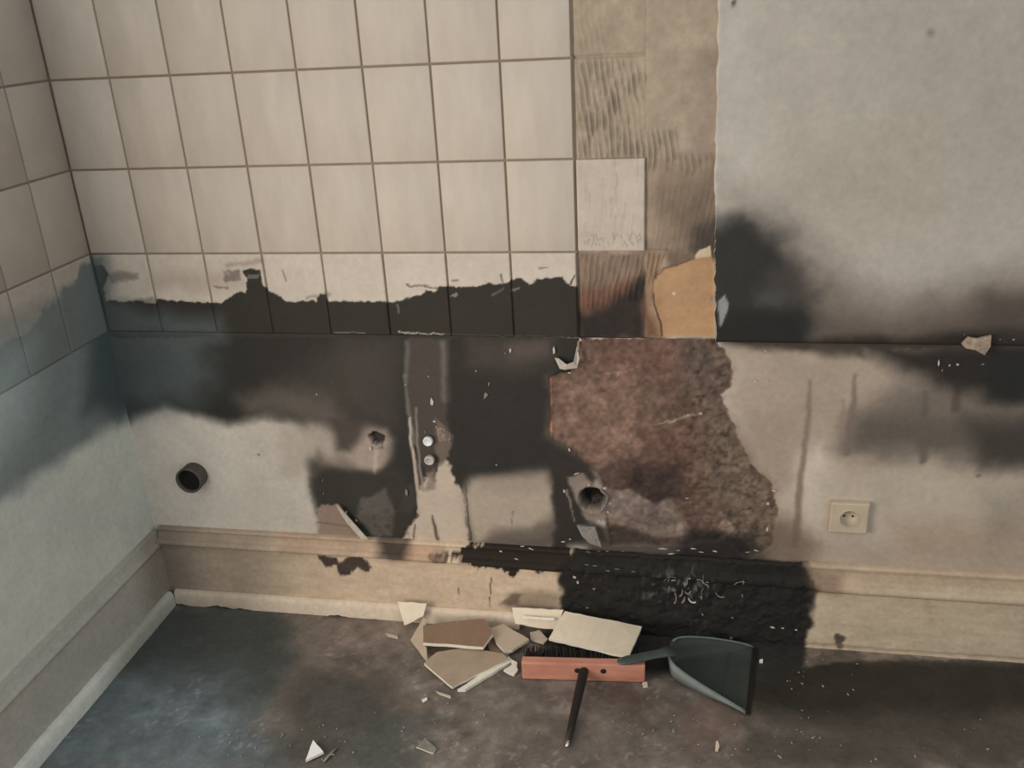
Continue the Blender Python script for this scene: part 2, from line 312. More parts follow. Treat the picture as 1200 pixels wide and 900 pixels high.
# plaster round the ragged pipe hole
W.poly([(1.1768, 0.4518), (1.222, 0.466), (1.2531, 0.4265), (1.327, 0.4229), (1.4005, 0.3856), (1.4314, 0.4066), (1.4637, 0.3452), (1.5024, 0.2931), (1.3801, 0.2904), (1.2839, 0.3297), (1.23, 0.3315), (1.1924, 0.3916)], (122, 108, 99), .012, .95, .005)
W.poly([(1.3269, 0.3816), (1.411, 0.3764), (1.4011, 0.3217), (1.3268, 0.3322)], (98, 84, 76), .025, .7)
W.poly([(1.2299, 0.3265), (1.5071, 0.2734), (1.5081, 0.2357), (1.2277, 0.2164)], (66, 57, 52), .02, .9)
W.poly([(1.1991, 0.3146), (1.2471, 0.3175), (1.2592, 0.2573), (1.2287, 0.2656)], (112, 103, 100), .004, .95, .002)
W.line([(1.1758, 0.4153), (1.1834, 0.3788), (1.195, 0.3245)], (122, 110, 100), .006, .003, .004, .9)
W.poly([(1.4317, 0.3921), (1.5231, 0.4329), (1.5676, 0.3268), (1.5068, 0.2834), (1.4637, 0.3452)], (98, 78, 68), .03, .8)
W.poly([(1.5431, 0.3204), (1.5667, 0.3512), (1.5923, 0.3234), (1.6311, 0.2815), (1.5694, 0.2775)], (150, 128, 114), .008, .7, .004)
W.poly([(1.4648, 0.2907), (1.4953, 0.3274), (1.5681, 0.3146), (1.6819, 0.2848), (1.6854, 0.2227), (1.4449, 0.2185)], (42, 38, 36), .032, 1, .006)
W.poly([(1.6365, 0.3793), (1.7275, 0.3606), (1.792, 0.292), (1.7573, 0.2153), (1.6334, 0.2317)], (98, 84, 73), .06, .8)
# tiles: soot climbing up the lowest row
T = W                                              # one field serves the tiles and the mortar too
T.poly([(0.0368, 0.9841), (0.1158, 0.9797), (0.1188, 0.9621), (0.0392, 0.9553)], (118, 106, 98), .012, .8)
T.poly([(0.1402, 0.984), (0.3867, 0.984), (0.4075, 0.9496), (0.2926, 0.9405), (0.2012, 0.9446), (0.1312, 0.9444)], (150, 136, 124), .03, .7)
T.poly([(0.3513, 0.9862), (0.3938, 0.9862), (0.3914, 0.9604), (0.346, 0.9581)], (104, 94, 86), .006, .8, .003, .01, .6)
T.line([(0.3626, 0.999), (0.4537, 1.0116)], (130, 116, 106), .012, .012, .012, .6, .004)
T.line([(0.3208, 0.945), (0.3518, 0.9408)], (92, 82, 74), .005, .005, .004, .7, .004)
T.poly([(0.0951, 0.9108), (0.1449, 0.9222), (0.1584, 0.9089), (0.121, 0.8997)], (110, 102, 95), .01, .7)
T.line([(0.5041, 0.984), (0.5089, 0.9585)], (110, 100, 92), .004, .003, .003, .8)
T.line([(0.5573, 0.9156), (0.6136, 0.9267)], (120, 110, 102), .01, .01, .008, .6, .004)
SO = [(-0.0813, 0.7959), (-0.032, 0.9574), (-0.0132, 0.9929), (0.027, 1.0017), (0.037, 0.9752), (0.0139, 0.9396), (0.0132, 0.908), (0.0745, 0.9039), (0.1178, 0.9064), (0.1451, 0.9021), (0.1589, 0.9111), (0.2281, 0.9071), (0.2851, 0.903), (0.3361, 0.9056), (0.3617, 0.9211), (0.3819, 0.9321), (0.3991, 0.9279), (0.409, 0.9583), (0.4031, 0.9883), (0.4453, 0.9883), (0.4473, 0.9476), (0.4604, 0.9325), (0.4917, 0.9196), (0.5029, 0.9066), (0.552, 0.9091), (0.5831, 0.9115), (0.5893, 0.9244), (0.6046, 0.9245), (0.6068, 0.9094), (0.655, 0.9119), (0.7086, 0.9101), (0.7618, 0.9083), (0.7983, 0.9128), (0.8204, 0.9235), (0.848, 0.9278), (0.8594, 0.9383), (0.8757, 0.9342), (0.8911, 0.9447), (0.9059, 0.9489), (0.9426, 0.9449), (0.9837, 0.9491), (1.0145, 0.9554), (1.0446, 0.9534), (1.0735, 0.9698), (1.0893, 0.9678), (1.1045, 0.9536), (1.1248, 0.9638), (1.1841, 0.9739), (1.1972, 0.9518), (1.2146, 0.9478), (1.2419, 0.9479), (1.2395, 0.8241), (-0.0788, 0.8054)]
T.poly(SO, (52, 49, 45), .004, 1, .003, .012)
T.poly([(-0.0813, 0.7959), (-0.0328, 1.0455), (0.0419, 1.0234), (0.0276, 0.9081), (0.1396, 0.8772), (0.3227, 0.8587), (0.3136, 0.811)], (80, 86, 86), .05, .9)  # the same bluish glare painted over the sooty tiles
T.poly([(0.4128, 0.9797), (0.4439, 0.9797), (0.4417, 0.9669), (0.4097, 0.9626)], (112, 104, 97), .003, .7)
T.line([(0.8105, 0.9507), (0.85, 0.9487), (0.8911, 0.9447)], (84, 77, 71), .005, .004, .004, .8, .004, .01)
T.line([(0.9233, 0.9614), (0.9399, 0.9635)], (84, 77, 71), .004, .003, .003, .8)
T.line([(1.0418, 0.9758), (1.0444, 0.9514)], (90, 82, 76), .005, .003, .003, .8)
T.line([(1.1298, 0.99), (1.1495, 0.9899)], (84, 77, 71), .003, .002, .002, .8)
T.line([(1.2095, 0.9759), (1.2011, 0.9538)], (64, 58, 53), .003, .005, .003, .9)
T.line([(1.0169, 0.9286), (1.044, 0.9432)], (98, 92, 86), .006, .004, .004, .7)
T.line([(1.0639, 0.9391), (1.0801, 0.9433)], (120, 112, 104), .005, .004, .003, .7)
T.line([(0.9204, 0.924), (0.9331, 0.9282)], (140, 130, 121), .006, .004, .003, .7, .003, .008)
T.line([(0.7821, 0.8999), (0.7841, 0.8785)], (112, 105, 98), .005, .003, .004, .8)
T.line([(0.6156, 0.8286), (0.6556, 0.8313), (0.6947, 0.8296)], (120, 114, 107), .003, .002, .002, .7, .001)
T.line([(0.7794, 0.8329), (0.8028, 0.831), (0.8495, 0.8295), (0.8917, 0.8279)], (165, 156, 146), .004, .003, .002, .8, .002, .008)
T.line([(0.8917, 0.8279), (1.0579, 0.8258), (1.1796, 0.8254)], (92, 84, 77), .003, .003, .002, .6, .002, .01)
# tile in the ninth column: wiped, scratched along its lower edge
W.line([(1.1795, 0.8233), (1.2593, 0.8223), (1.377, 0.8219), (1.5263, 0.8241)], (170, 152, 134), .003, .003, .002, .55, .002, .01)
W.poly([(1.5334, 0.8365), (1.8414, 0.8327), (1.8458, 0.7844), (1.6992, 0.7981), (1.6061, 0.8047), (1.5492, 0.8162)], (62, 55, 49), .02, .9, .006)
SCR = Paint((176, 163, 150), .9)
for i in range(46):
    px = 1.225+.138*random.random(); zz = 1.045+.17*random.random(); l = .02+.05*random.random()
    SCR.line([(px, zz), (px+.002, min(zz+l, 1.232))], random.choice([(164, 151, 138), (170, 157, 144), (156, 142, 130)]), .0015, .004, .003, .55)
for i in range(44):
    px = 1.232+.13*random.random(); zz = 1.038+.026*random.random()
    SCR.line([(px, zz), (px+random.uniform(-.004, .004), zz+.008*random.random()+.003)], (128, 115, 104), .0012, .002, .0025, .75)

# ---- mortar left by lost tiles
MO = Paint((160, 144, 125), .82)
MO.poly([(1.3676, 1.5586), (1.5086, 1.5512), (1.5201, 1.2208), (1.3692, 1.2241)], (156, 140, 122), .02, .8)
MO.poly([(1.467, 1.4425), (1.5125, 1.4406), (1.5207, 1.203), (1.4731, 1.204)], (142, 126, 112), .03, .8)
MO.poly([(1.3692, 1.2241), (1.5254, 1.2207), (1.5326, 1.0185), (1.3702, 1.0191)], (132, 114, 98), .05, .95)
MO.poly([(1.4295, 1.1505), (1.5266, 1.1851), (1.5326, 1.0185), (1.4317, 1.0189)], (112, 97, 84), .05, .8)
MO.poly([(1.3693, 1.2151), (1.3927, 1.2146), (1.398, 1.0382), (1.3701, 1.0384)], (150, 132, 113), .012, .6)
MO.poly([(1.4711, 1.0663), (1.5028, 1.0979), (1.5292, 1.1124), (1.5329, 1.0089), (1.4722, 1.0226)], (70, 64, 58), .03, .9)
MO.poly([(1.2165, 1.0255), (1.3702, 1.0249), (1.3712, 0.8176), (1.2114, 0.8152)], (134, 114, 98), .012, 1)
MO.poly([(1.2143, 0.9356), (1.3382, 0.9601), (1.3706, 0.9303), (1.3709, 0.8797), (1.2128, 0.874)], (112, 80, 66), .03, .9, .006)
MO.poly([(1.2133, 0.8947), (1.2406, 0.8826), (1.284, 0.9096), (1.3286, 0.9301), (1.3477, 0.9602), (1.3704, 0.976), (1.3712, 0.8134), (1.2113, 0.811)], (52, 46, 43), .024, 1, .006)
MO.poly([(1.3702, 1.0249), (1.413, 1.0247), (1.404, 0.9995), (1.3912, 0.9701), (1.3802, 0.9303), (1.392, 0.8758), (1.4079, 0.8265), (1.3711, 0.826)], (150, 124, 100), .006, 1, .002)
MO.poly([(1.3707, 0.9202), (1.392, 0.8758), (1.4079, 0.8265), (1.3711, 0.826)], (100, 74, 60), .02, .9)
MO.poly([(1.413, 1.0266), (1.4721, 1.0264), (1.4727, 0.9994), (1.4227, 0.9956)], (112, 96, 82), .015, .9)
TAN = [(1.3856, 0.9602), (1.3911, 0.976), (1.4097, 0.9917), (1.4413, 0.9975), (1.4725, 1.0091), (1.5163, 1.0147), (1.5243, 0.8282), (1.4079, 0.8265), (1.4037, 0.8595), (1.3919, 0.89), (1.384, 0.9203)]
MO.poly(TAN, (172, 136, 103), .003, 1, .002)
MO.poly([(1.3859, 0.9304), (1.4049, 0.9204), (1.4156, 0.8266), (1.3962, 0.8388)], (150, 114, 86), .02, .6)
MO.poly([(1.4759, 1.0187), (1.4866, 1.0302), (1.5101, 1.0377), (1.5164, 1.0128), (1.4781, 1.0071)], (205, 178, 150), .004, 1, .003)
MO.line([(1.3931, 0.9642), (1.3912, 0.9701), (1.4098, 0.9878), (1.4413, 0.9956)], (110, 82, 62), .003, .003, .002, .8)
MO.line([(1.3859, 0.9304), (1.3958, 0.884), (1.4057, 0.8554), (1.4079, 0.8286)], (98, 72, 56), .003, .004, .002, .9)
MO.line([(1.4331, 0.9306), (1.435, 0.9286)], (225, 205, 180), .006, .006, .003, .8)

# ---- painted plaster right of the tiling
UP = Paint((172, 163, 152), .78)
UP.poly([(1.7601, 1.5531), (2.4587, 1.5156), (2.5368, 1.1824), (1.9517, 1.2282)], (160, 151, 139), .18, .8)
UP.poly([(1.5097, 1.5665), (1.5698, 1.5633), (1.6217, 1.201), (1.5361, 1.167), (1.5225, 1.203)], (180, 172, 163), .05, .6)
UP.poly([(1.6709, 1.2348), (1.9137, 1.2793), (1.9663, 1.1072), (1.7322, 1.0918)], (162, 150, 135), .12, .6)
UP.poly([(1.5533, 1.1756), (1.6772, 1.1377), (1.7363, 1.0365), (1.6813, 1.074), (1.5909, 1.1208), (1.5282, 1.1399)], (148, 137, 127), .06, .7)
UP.poly([(1.6731, 1.0648), (1.7939, 0.9706), (1.8844, 0.9327), (1.9596, 0.952), (2.0664, 0.9709), (2.576, 1.0151), (2.6267, 0.7991), (1.691, 0.7815)], (122, 110, 100), .085, .92, .012)
UP.poly([(1.7478, 0.8832), (1.8913, 0.865), (2.1543, 0.934), (2.5883, 0.9627), (2.6267, 0.7991), (1.7553, 0.7827)], (86, 76, 69), .06, .8)
UP.poly([(1.4759, 1.0907), (1.524, 1.1088), (1.57, 1.1156), (1.6278, 1.0892), (1.6655, 1.0462), (1.7052, 0.9801), (1.7352, 0.932), (1.7462, 0.7825), (1.4839, 0.7776)], (54, 52, 50), .055, 1, .012)
UP.poly([(1.6265, 0.98), (1.6849, 1.018), (1.727, 0.9223), (1.6924, 0.9024), (1.6364, 0.9316)], (78, 72, 67), .03, .6)
UP.poly([(1.6086, 0.9412), (1.6632, 0.9375), (1.665, 0.9062), (1.6104, 0.9058)], (84, 84, 82), .025, .6)
UP.poly([(1.4812, 0.8847), (1.7107, 0.8986), (1.7462, 0.7825), (1.4839, 0.7776)], (43, 42, 40), .03, .9)
UP.poly([(1.7338, 0.8271), (1.9296, 0.8339), (2.0144, 0.8508), (2.1654, 0.8604), (2.611, 0.8657), (2.6267, 0.7991), (1.737, 0.7824)], (46, 41, 37), .022, .95)
UP.poly([(2.0714, 0.9336), (2.5883, 0.9627), (2.6158, 0.8455), (2.0837, 0.8439)], (78, 70, 64), .04, .7)
UP.poly([(1.5306, 0.9172), (1.545, 0.9291), (1.555, 0.9094), (1.547, 0.8773), (1.5385, 0.8529), (1.5326, 0.861)], (150, 150, 148), .005, .9, .003)
UP.line([(1.5372, 1.5312), (1.5406, 1.5279)], (70, 64, 58), .008, .008, .003, .9)
UP.line([(1.9072, 1.458), (1.9122, 1.4547)], (110, 104, 96), .010, .010, .012, .8)
UP.line([(1.5081, 1.5666), (1.5108, 1.4407), (1.5125, 1.3417), (1.5137, 1.2032), (1.5161, 1.1309)], (196, 188, 178), .006, .004, .004, .6)


# ---------- wall_back: the plaster below the tiles
xs = axis((-.006, 2.75, .0036), (2.75, 3.3, .05)); zs = axis((.02, .20, .03), (.20, ZB+.0015, .0034))
X, Z = np.meshgrid(xs, zs, indexing='ij')
Y = .002+.004*(fbm(X, Z, .25, 3, 3)-.5)
d = sdf(RED, X+.008*(fbm(X, Z, .02, 4, 1)-.5)*2, Z+.008*(fbm(X, Z, .02, 4, 2)-.5)*2)
inr = 1-sstep(-.002, .003, d)
Y += inr*(.007+.007*(fbm(X, Z, .035, 5, 12)-.5))
gre = 1-sstep(0, .05, sdf([(1.4828, 0.8193), (1.5679, 0.8206), (1.5735, 0.6838), (1.6197, 0.5188), (1.6823, 0.4526), (1.692, 0.2855), (1.4942, 0.3713)], X, Z))
Y += inr*gre*.012*(fbm(X, Z, .016, 4, 13)-.5)
cols = W.color(X, Z)
vein = (fbm(X, Z, .02, 5, 21)-.5)
cols *= np.exp(inr*(vein*.9+.5*(fbm(X, Z, .09, 4, 24)-.5)+.9*(fbm(X, Z, .009, 3, 25)-.5))-.14*inr)[..., None]
rb = inr*np.clip((fbm(X, Z, .011, 3, 22)-.60)*6, 0, 1)
cols *= (1-.45*rb*(.35+.65*gre))[..., None]
def hole(cx, cz, r, depth, rag, seed):
    global Y, cols
    a = np.arctan2(Z-cz, X-cx); rr = np.hypot(X-cx, Z-cz)*(1+rag*(fbm(a*2+9, rr0(a), .7, 3, seed)-.5)*2)
    k = 1-sstep(r*.88, r*1.02, rr); Y += k*depth
    cols[:] = cols*(1-.86*k[..., None])  # colour darkened inside, painted shade for the recess
def rr0(a): return np.zeros_like(a)+4.2
(hx, hz), = [(1.2398, 0.3941)]
hole(hx, hz, .033, .055, .10, 31)
rub = (1-sstep(.010, .022, np.hypot((X-hx-.006)*.8, (Z-hz+.020)*1.3)))
Y -= rub*(.022+.030*(fbm(X, Z, .008, 3, 41)-.5)); cols += (rub*np.clip(fbm(X, Z, .008, 3, 43)-.45, 0, 1)*.5)[..., None]
(kx, kz), = [(0.6901, 0.5426)]
hole(kx, kz, .020, .022, .35, 32)
ring = np.exp(-((np.hypot(X-hx, Z-hz)-.040)/.007)**2); Y -= ring*.007*fbm(X, Z, .02, 4, 44)
bul = np.exp(-((X-hx-.11)/.09)**2-((Z-hz+.035)/.035)**2); Y -= bul*.012
lob = np.exp(-((X-.64)/.05)**2-((Z-.34)/.05)**2); Y -= lob*.010*(.6+.8*fbm(X, Z, .03, 4, 45))
V = np.stack([X, Y, Z], -1)
wall_back = link('wall_back', grid_mesh('wall_back', V, len(xs), len(zs), cols), None, M_plaster)
meta(wall_back, 'smoke-blackened back wall, tiled above and bare plaster below', 'wall', kind='structure')

# ---------- upper painted plaster (its ragged edge runs beside the lost tiles)
ue = [(1.5076, 1.5819), (1.5108, 1.4407), (1.5125, 1.3417), (1.5137, 1.2032), (1.5174, 1.0376), (1.5263, 0.8261)]
ez = np.array([p[1] for p in ue])[::-1]; ex = np.array([p[0] for p in ue])[::-1]
us = np.concatenate([[0, 0, .0006, .002], axis((.0035, 1.25, .0042), (1.25, 1.75, .05))]); zs2 = axis((ZB-.006, 1.16, .0038), (1.16, 1.72, .012))
U, Z2 = np.meshgrid(us, zs2, indexing='ij')
edge = np.interp(Z2, ez, ex)+.006*(fbm(Z2*0+3, Z2, .02, 4, 51)-.5)*2
X2 = edge+U; Y2 = np.full_like(X2, -.004)+.003*(fbm(X2, Z2, .3, 3, 4)-.5)
Y2[0] = .012; Y2[1] = -.001; Y2[2] = -.003
Y2[:, 0] = .004; Y2[:, 1] -= -.003
c2 = UP.color(X2, Z2); c2[0] = c2[1] = lin((190, 178, 164))*.8
link('painted_plaster', grid_mesh('painted_plaster', np.stack([X2, Y2, Z2], -1), len(us), len(zs2), c2), wall_back, M_plaster)

# ---------- mortar bed with trowel ridges and the imprints of lost tiles
xm = axis((1.214, 1.565, .0019)); zm = axis((ZB-.036, 1.70, .0024))
XM, ZM = np.meshgrid(xm, zm, indexing='ij')
wv = .010*(fbm(XM, ZM, .09, 3, 61)-.5)*2-.03*np.clip(.05-(ZM-1.234), 0, .05)*(ZM > 1.2)
ph = 2*math.pi*(XM+wv+.02*np.sin(ZM*9))/.0125
rid = np.power(.5+.5*np.sin(ph), 2.5)
amp = np.zeros_like(XM)
def addamp(pts, f, v):
    global amp
    amp = np.maximum(amp, v*(1-sstep(-f, f, sdf(pts, XM, ZM))))
addamp([(1.2301, 1.4359), (1.3388, 1.4314), (1.3597, 1.3806), (1.3674, 1.2313), (1.2254, 1.2345)], .012, 1.0)
addamp([(1.2294, 1.5499), (1.2707, 1.5478), (1.2954, 1.4497), (1.2268, 1.446)], .012, .3)
addamp([(1.3388, 1.4314), (1.3684, 1.3971), (1.3689, 1.2947), (1.3475, 1.33)], .008, .7)
addamp([(1.3689, 1.2947), (1.4273, 1.2844), (1.4464, 1.2046), (1.3693, 1.2061)], .012, .9)
addamp([(1.428, 1.2406), (1.5198, 1.2296), (1.521, 1.1941), (1.4287, 1.1959)], .012, .7)
addamp([(1.3839, 1.1787), (1.5217, 1.1762), (1.5271, 1.0185), (1.3852, 1.019)], .012, .25)
addamp([(1.2241, 1.0195), (1.3665, 1.0191), (1.3669, 0.9202), (1.2211, 0.8886)], .01, .8)
addamp([(1.3702, 1.0249), (1.413, 1.0247), (1.3912, 0.9701), (1.3706, 0.9403)], .004, .9)
amp *= .55+.9*fbm(XM, ZM, .05, 3, 63)
brk = sstep(.35, .55, fbm(XM, ZM*.35, .012, 3, 64))
YM = .0078-.0036*rid*amp*(.35+.65*brk)+.0016*(fbm(XM, ZM, .06, 4, 65)-.5)
imp = lambda d, wd: np.exp(-(d/wd)**2)
rag = .004*(fbm(XM, ZM, .015, 4, 66)-.5)
YM += .006*imp(ZM-Z0+rag*.3, .003)*(XM < 1.367)+.0012*imp(ZM-Z0+rag, .002)*(XM >= 1.367)
YM += .0016*imp(XM-1.368+rag, .0022)*fbm(XM, ZM, .03, 3, 67)*1.6
YM += .003*imp(ZM-(Z0-2*TH), .003)*(XM > 1.368)*(XM < 1.42)
YM += .002*(XM < 1.2215)+.006*(ZM < ZB-.0005)
td = sdf(TAN, XM+.004*(fbm(XM, ZM, .01, 3, 1)-.5), ZM+.004*(fbm(XM, ZM, .01, 3, 2)-.5)); tk = 1-sstep(-.0015, .0015, td)
YM = YM*(1-tk)+.0115*tk+.004*(ZM < ZB-.0005)+tk*.0008*(fbm(XM, ZM, .02, 3, 68)-.5)
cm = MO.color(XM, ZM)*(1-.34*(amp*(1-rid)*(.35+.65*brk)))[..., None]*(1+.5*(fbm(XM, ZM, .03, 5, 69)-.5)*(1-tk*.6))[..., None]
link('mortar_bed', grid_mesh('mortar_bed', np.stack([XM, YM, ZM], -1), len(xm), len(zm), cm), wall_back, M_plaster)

# ---------- tiles
def tile_uv(fine):
    def ax1(Wd):
        if not fine: return np.array([0, .0005, .0022, Wd-.0022, Wd-.0005, Wd])
        return np.concatenate([[0, .0005, .0022], axis((.005, Wd-.005, .0026)), [Wd-.0022, Wd-.0005, Wd]])
    return ax1
def tile_mesh(Wd, Hd, fine, field=None, x0=0, z0=0, side='back'):
    f = tile_uv(fine); u = f(Wd); v = f(Hd); Ux, Vz = np.meshgrid(u, v, indexing='ij')
    e = np.minimum(np.minimum(Ux, Wd-Ux), np.minimum(Vz, Hd-Vz))
    Yt = np.interp(e, [0, .0005, .0022], [.0065, .0012, 0])
    col = None
    if fine: col = field(x0+Ux, z0+Vz) if side == 'back' else field(-(x0+Ux), z0+Vz)
    if side == 'back': P = np.stack([Ux, Yt, Vz], -1)
    else: P = np.stack([-Yt, -Ux, Vz], -1)
    return grid_mesh('tile', P, len(u), len(v), col, flip=(side != 'back'), smooth=False)
G = .0042                                            # joint width
plain = tile_mesh(TW-G, TH-G, False); plain.materials.append(M_tile)
def wcol(X, Z): return TF.color(X, Z)
TF = Paint((172, 161, 149)); TF.ops = [o for o in W.ops[W.ops.index(next(o for o in W.ops if o[2] == (118, 106, 98))):]]
r4 = random.Random(3)
for c in range(8):
    for r in range(-1, 4):
        z0 = Z0-r*TH+G/2-TH; x0 = c*TW+G/2
        jx, jy = r4.uniform(-.0004, .0004), r4.uniform(-.0006, .0004)
        if r < 2 or (r == 2):
            if r == 2:
                me = tile_mesh(TW-G, TH-G, True, TF.color, x0, z0); me.materials.append(M_stile)
            else: me = plain
        else: continue
        o = link('tile', me, wall_back, None, (x0+jx, jy, z0)); o.rotation_euler = (r4.uniform(-.003, .003), 0, r4.uniform(-.003, .003))
me = tile_mesh(TW-G, TH-G, True, SCR.color, 8*TW+G/2, Z0-2*TH+G/2); me.materials.append(M_stile)
meta(link('tile', me, wall_back, None, (8*TW+G/2+.001, -.0006, Z0-2*TH+G/2)), 'lone scratched tile jutting past its row')
GF = Paint((122, 108, 92)); GF.ops = list(TF.ops)
gx = axis((-.02, 1.2165, .004)); gz = axis((ZB-.030, ZB+TH, .004), (ZB+TH, 1.70, .03)); GX, GZ = np.meshgrid(gx, gz, indexing='ij')
link('grout', grid_mesh('grout', np.stack([GX, GX*0+.0045, GZ], -1), len(gx), len(gz), GF.color(GX, GZ)), wall_back, M_plaster)

# ---------- left wall (the window that lights the corner is nearer the camera)
LW = Paint((176, 176, 167))
LW.poly([(-0.4741, 0.656), (0.1221, 0.3292), (0.0511, 0.1423), (-0.5288, 0.5166)], (164, 166, 160), .1, .5)
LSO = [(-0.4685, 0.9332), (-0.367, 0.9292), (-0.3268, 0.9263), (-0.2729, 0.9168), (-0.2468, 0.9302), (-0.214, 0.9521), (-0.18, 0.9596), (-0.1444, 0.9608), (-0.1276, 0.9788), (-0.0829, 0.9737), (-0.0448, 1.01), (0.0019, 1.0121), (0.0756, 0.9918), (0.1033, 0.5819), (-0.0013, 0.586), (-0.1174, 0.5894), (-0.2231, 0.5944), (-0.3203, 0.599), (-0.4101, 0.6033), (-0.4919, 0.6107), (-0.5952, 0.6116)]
LW.poly(LSO, (106, 112, 111), .035, 1, .008)  # soot shape; its blue-grey tone has the glare painted in
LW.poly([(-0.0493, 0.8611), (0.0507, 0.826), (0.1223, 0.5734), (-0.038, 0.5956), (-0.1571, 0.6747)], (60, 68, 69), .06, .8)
LW.poly([(-0.4685, 0.9332), (-0.367, 0.9292), (-0.2662, 0.8958), (-0.3481, 0.7619), (-0.4605, 0.6907), (-0.5593, 0.7026)], (150, 160, 158), .14, .95)  # strongest part of the glare, a pale bluish haze painted over soot
LTF = Paint((146, 137, 128))  # base tone darkened to paint the left wall's dimness
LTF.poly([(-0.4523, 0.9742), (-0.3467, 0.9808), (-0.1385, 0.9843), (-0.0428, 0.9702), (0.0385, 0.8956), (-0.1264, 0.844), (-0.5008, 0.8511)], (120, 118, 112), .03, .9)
LTF.poly([(-0.4685, 0.9332), (-0.3683, 0.9258), (-0.3282, 0.9228), (-0.2729, 0.9168), (-0.2468, 0.9302), (-0.214, 0.9521), (-0.18, 0.9596), (-0.1444, 0.9608), (-0.1276, 0.9788), (-0.0829, 0.9737), (-0.0448, 1.01), (0.0019, 1.0121), (0.0756, 0.9918), (0.1033, 0.5819), (-0.4919, 0.6107), (-0.5952, 0.6116)], (96, 101, 99), .014, 1, .006, .02)  # soot on the tiles, lightened by painted glare
LTF.poly([(-0.4685, 0.9332), (-0.367, 0.9292), (-0.2662, 0.8958), (-0.3481, 0.7619), (-0.4605, 0.6907), (-0.5593, 0.7026)], (126, 136, 134), .10, .9)  # bluish haze of the glare painted on these tiles
ys = axis((-.86, .008, .0042)); zl = axis((.02, .18, .04), (.18, ZB, .0042))
YL, ZL = np.meshgrid(ys, zl, indexing='ij')
XL = -.002+.003*(fbm(YL, ZL, .3, 3, 71)-.5)
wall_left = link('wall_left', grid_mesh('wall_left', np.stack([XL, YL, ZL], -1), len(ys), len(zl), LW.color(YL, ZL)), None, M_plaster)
meta(wall_left, 'left wall of the corner with sooty tiles over dull white plaster', 'wall', kind='structure')
lplain = tile_mesh(TW-G, TH-G, False, side='left'); lplain.materials.append(M_tile_dim)
for c in range(6):
    for r in range(-1, 3):
        z0 = Z0-r*TH+G/2-TH; y0 = -(c*TW+G/2)
        if r == 2 and c < 5:
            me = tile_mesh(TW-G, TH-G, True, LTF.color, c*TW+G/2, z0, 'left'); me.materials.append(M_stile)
        else: me = lplain
        link('tile', me, wall_left, None, (r4.uniform(-.0003, .0005), y0, z0))
GF2 = Paint((112, 102, 90)); GF2.ops = list(LTF.ops)
gy = axis((-.92, .02, .005)); GX, GZ = np.meshgrid(gy, gz, indexing='ij')
link('grout', grid_mesh('grout', np.stack([GX*0-.0035, GX, GZ], -1), len(gy), len(gz), GF2.color(GX, GZ)), wall_left, M_plaster)
bm = bmesh.new()
for lo, hi in (((-.2, -.98, 0), (-.003, -.86, 2.5)), ((-.2, -3.4, 0), (-.003, -2.22, 2.5)), ((-.2, -2.22, 0), (-.003, -.98, .30)), ((-.2, -2.22, 1.66), (-.003, -.98, 2.5)), ((-.2, -.86, 1.70), (-.003, 0, 2.5)), ((-.2, -.86, 0), (-.02, 0, 1.70))):
    box_bm(bm, lo, hi)
o = link('plaster_section', bm_mesh(bm, 'plaster_section'), wall_left, mat('dull_white_plaster', L3(176, 176, 167), rough=.8, noise=.08, nscale=8))
bm = bmesh.new()
for lo, hi in (((-.14, -2.22, .30), (-.08, -2.17, 1.66)), ((-.14, -1.03, .30), (-.08, -.98, 1.66)), ((-.14, -2.17, .30), (-.08, -1.03, .35)), ((-.14, -2.17, 1.61), (-.08, -1.03, 1.66)), ((-.13, -1.62, .35), (-.09, -1.58, 1.61))):
    box_bm(bm, lo, hi, .004, 1)
meta(link('window_1', bm_mesh(bm, 'window_1'), None, M_frame), 'white two-light window frame in the left wall beside the camera', 'window', kind='structure')

# ---------- floor
F = Paint((108, 98, 90))
F.poly([(0.0225, -0.0189), (0.362, -0.0095), (0.4341, -0.0897), (0.472, -0.2097), (0.4893, -0.3056), (0.4653, -0.4285), (0.5986, -0.5837), (-0.2101, -0.6897), (-0.0352, -0.6285)], (64, 67, 65), .08, .97, .02, .06)
F.poly([(0.0155, -0.3308), (0.2869, -0.2981), (0.4653, -0.4285), (0.5794, -0.5863), (-0.1696, -0.6844), (-0.0121, -0.5993)], (100, 109, 114), .14, .85, .03, .08)  # blue-grey veil of the left-hand glare painted on the floor
F.poly([(0.5095, -0.2713), (0.6525, -0.2217), (0.8282, -0.3544), (0.8653, -0.5488), (0.5986, -0.5837), (0.5159, -0.3933)], (68, 66, 62), .06, .85, .02, .06)
F.poly([(0.6824, -0.4294), (0.9174, -0.3718), (0.9594, -0.5365), (0.7326, -0.5662)], (72, 76, 74), .05, .5, .02, .05)
F.poly([(1.11, -0.0126), (1.822, 0.0687), (1.8906, -0.042), (1.7965, -0.1469), (1.6306, -0.2546), (1.4308, -0.1604), (1.1276, -0.1322)], (46, 44, 41), .05, .95, .02, .05)
F.poly([(1.7437, -0.0755), (1.9535, -0.0281), (2.1379, -0.0063), (2.825, 0.0224), (2.7573, -0.1144), (2.0014, -0.276), (1.8527, -0.2948), (1.6291, -0.2826), (1.6152, -0.1689)], (47, 44, 39), .06, .97, .012, .05)
F.poly([(1.6091, -0.2988), (2.7502, -0.1288), (2.6586, -0.3138), (1.584, -0.4546)], (68, 63, 57), .08, .85, .03, .06)
F.poly([(1.0835, -0.3787), (1.4739, -0.3021), (1.584, -0.4546), (1.0901, -0.5193)], (86, 78, 71), .05, .6, .02, .05)
F.poly([(1.2665, -0.2112), (1.4324, -0.2212), (1.3968, -0.3391), (1.2775, -0.3267)], (76, 65, 58), .05, .8, .02, .04)
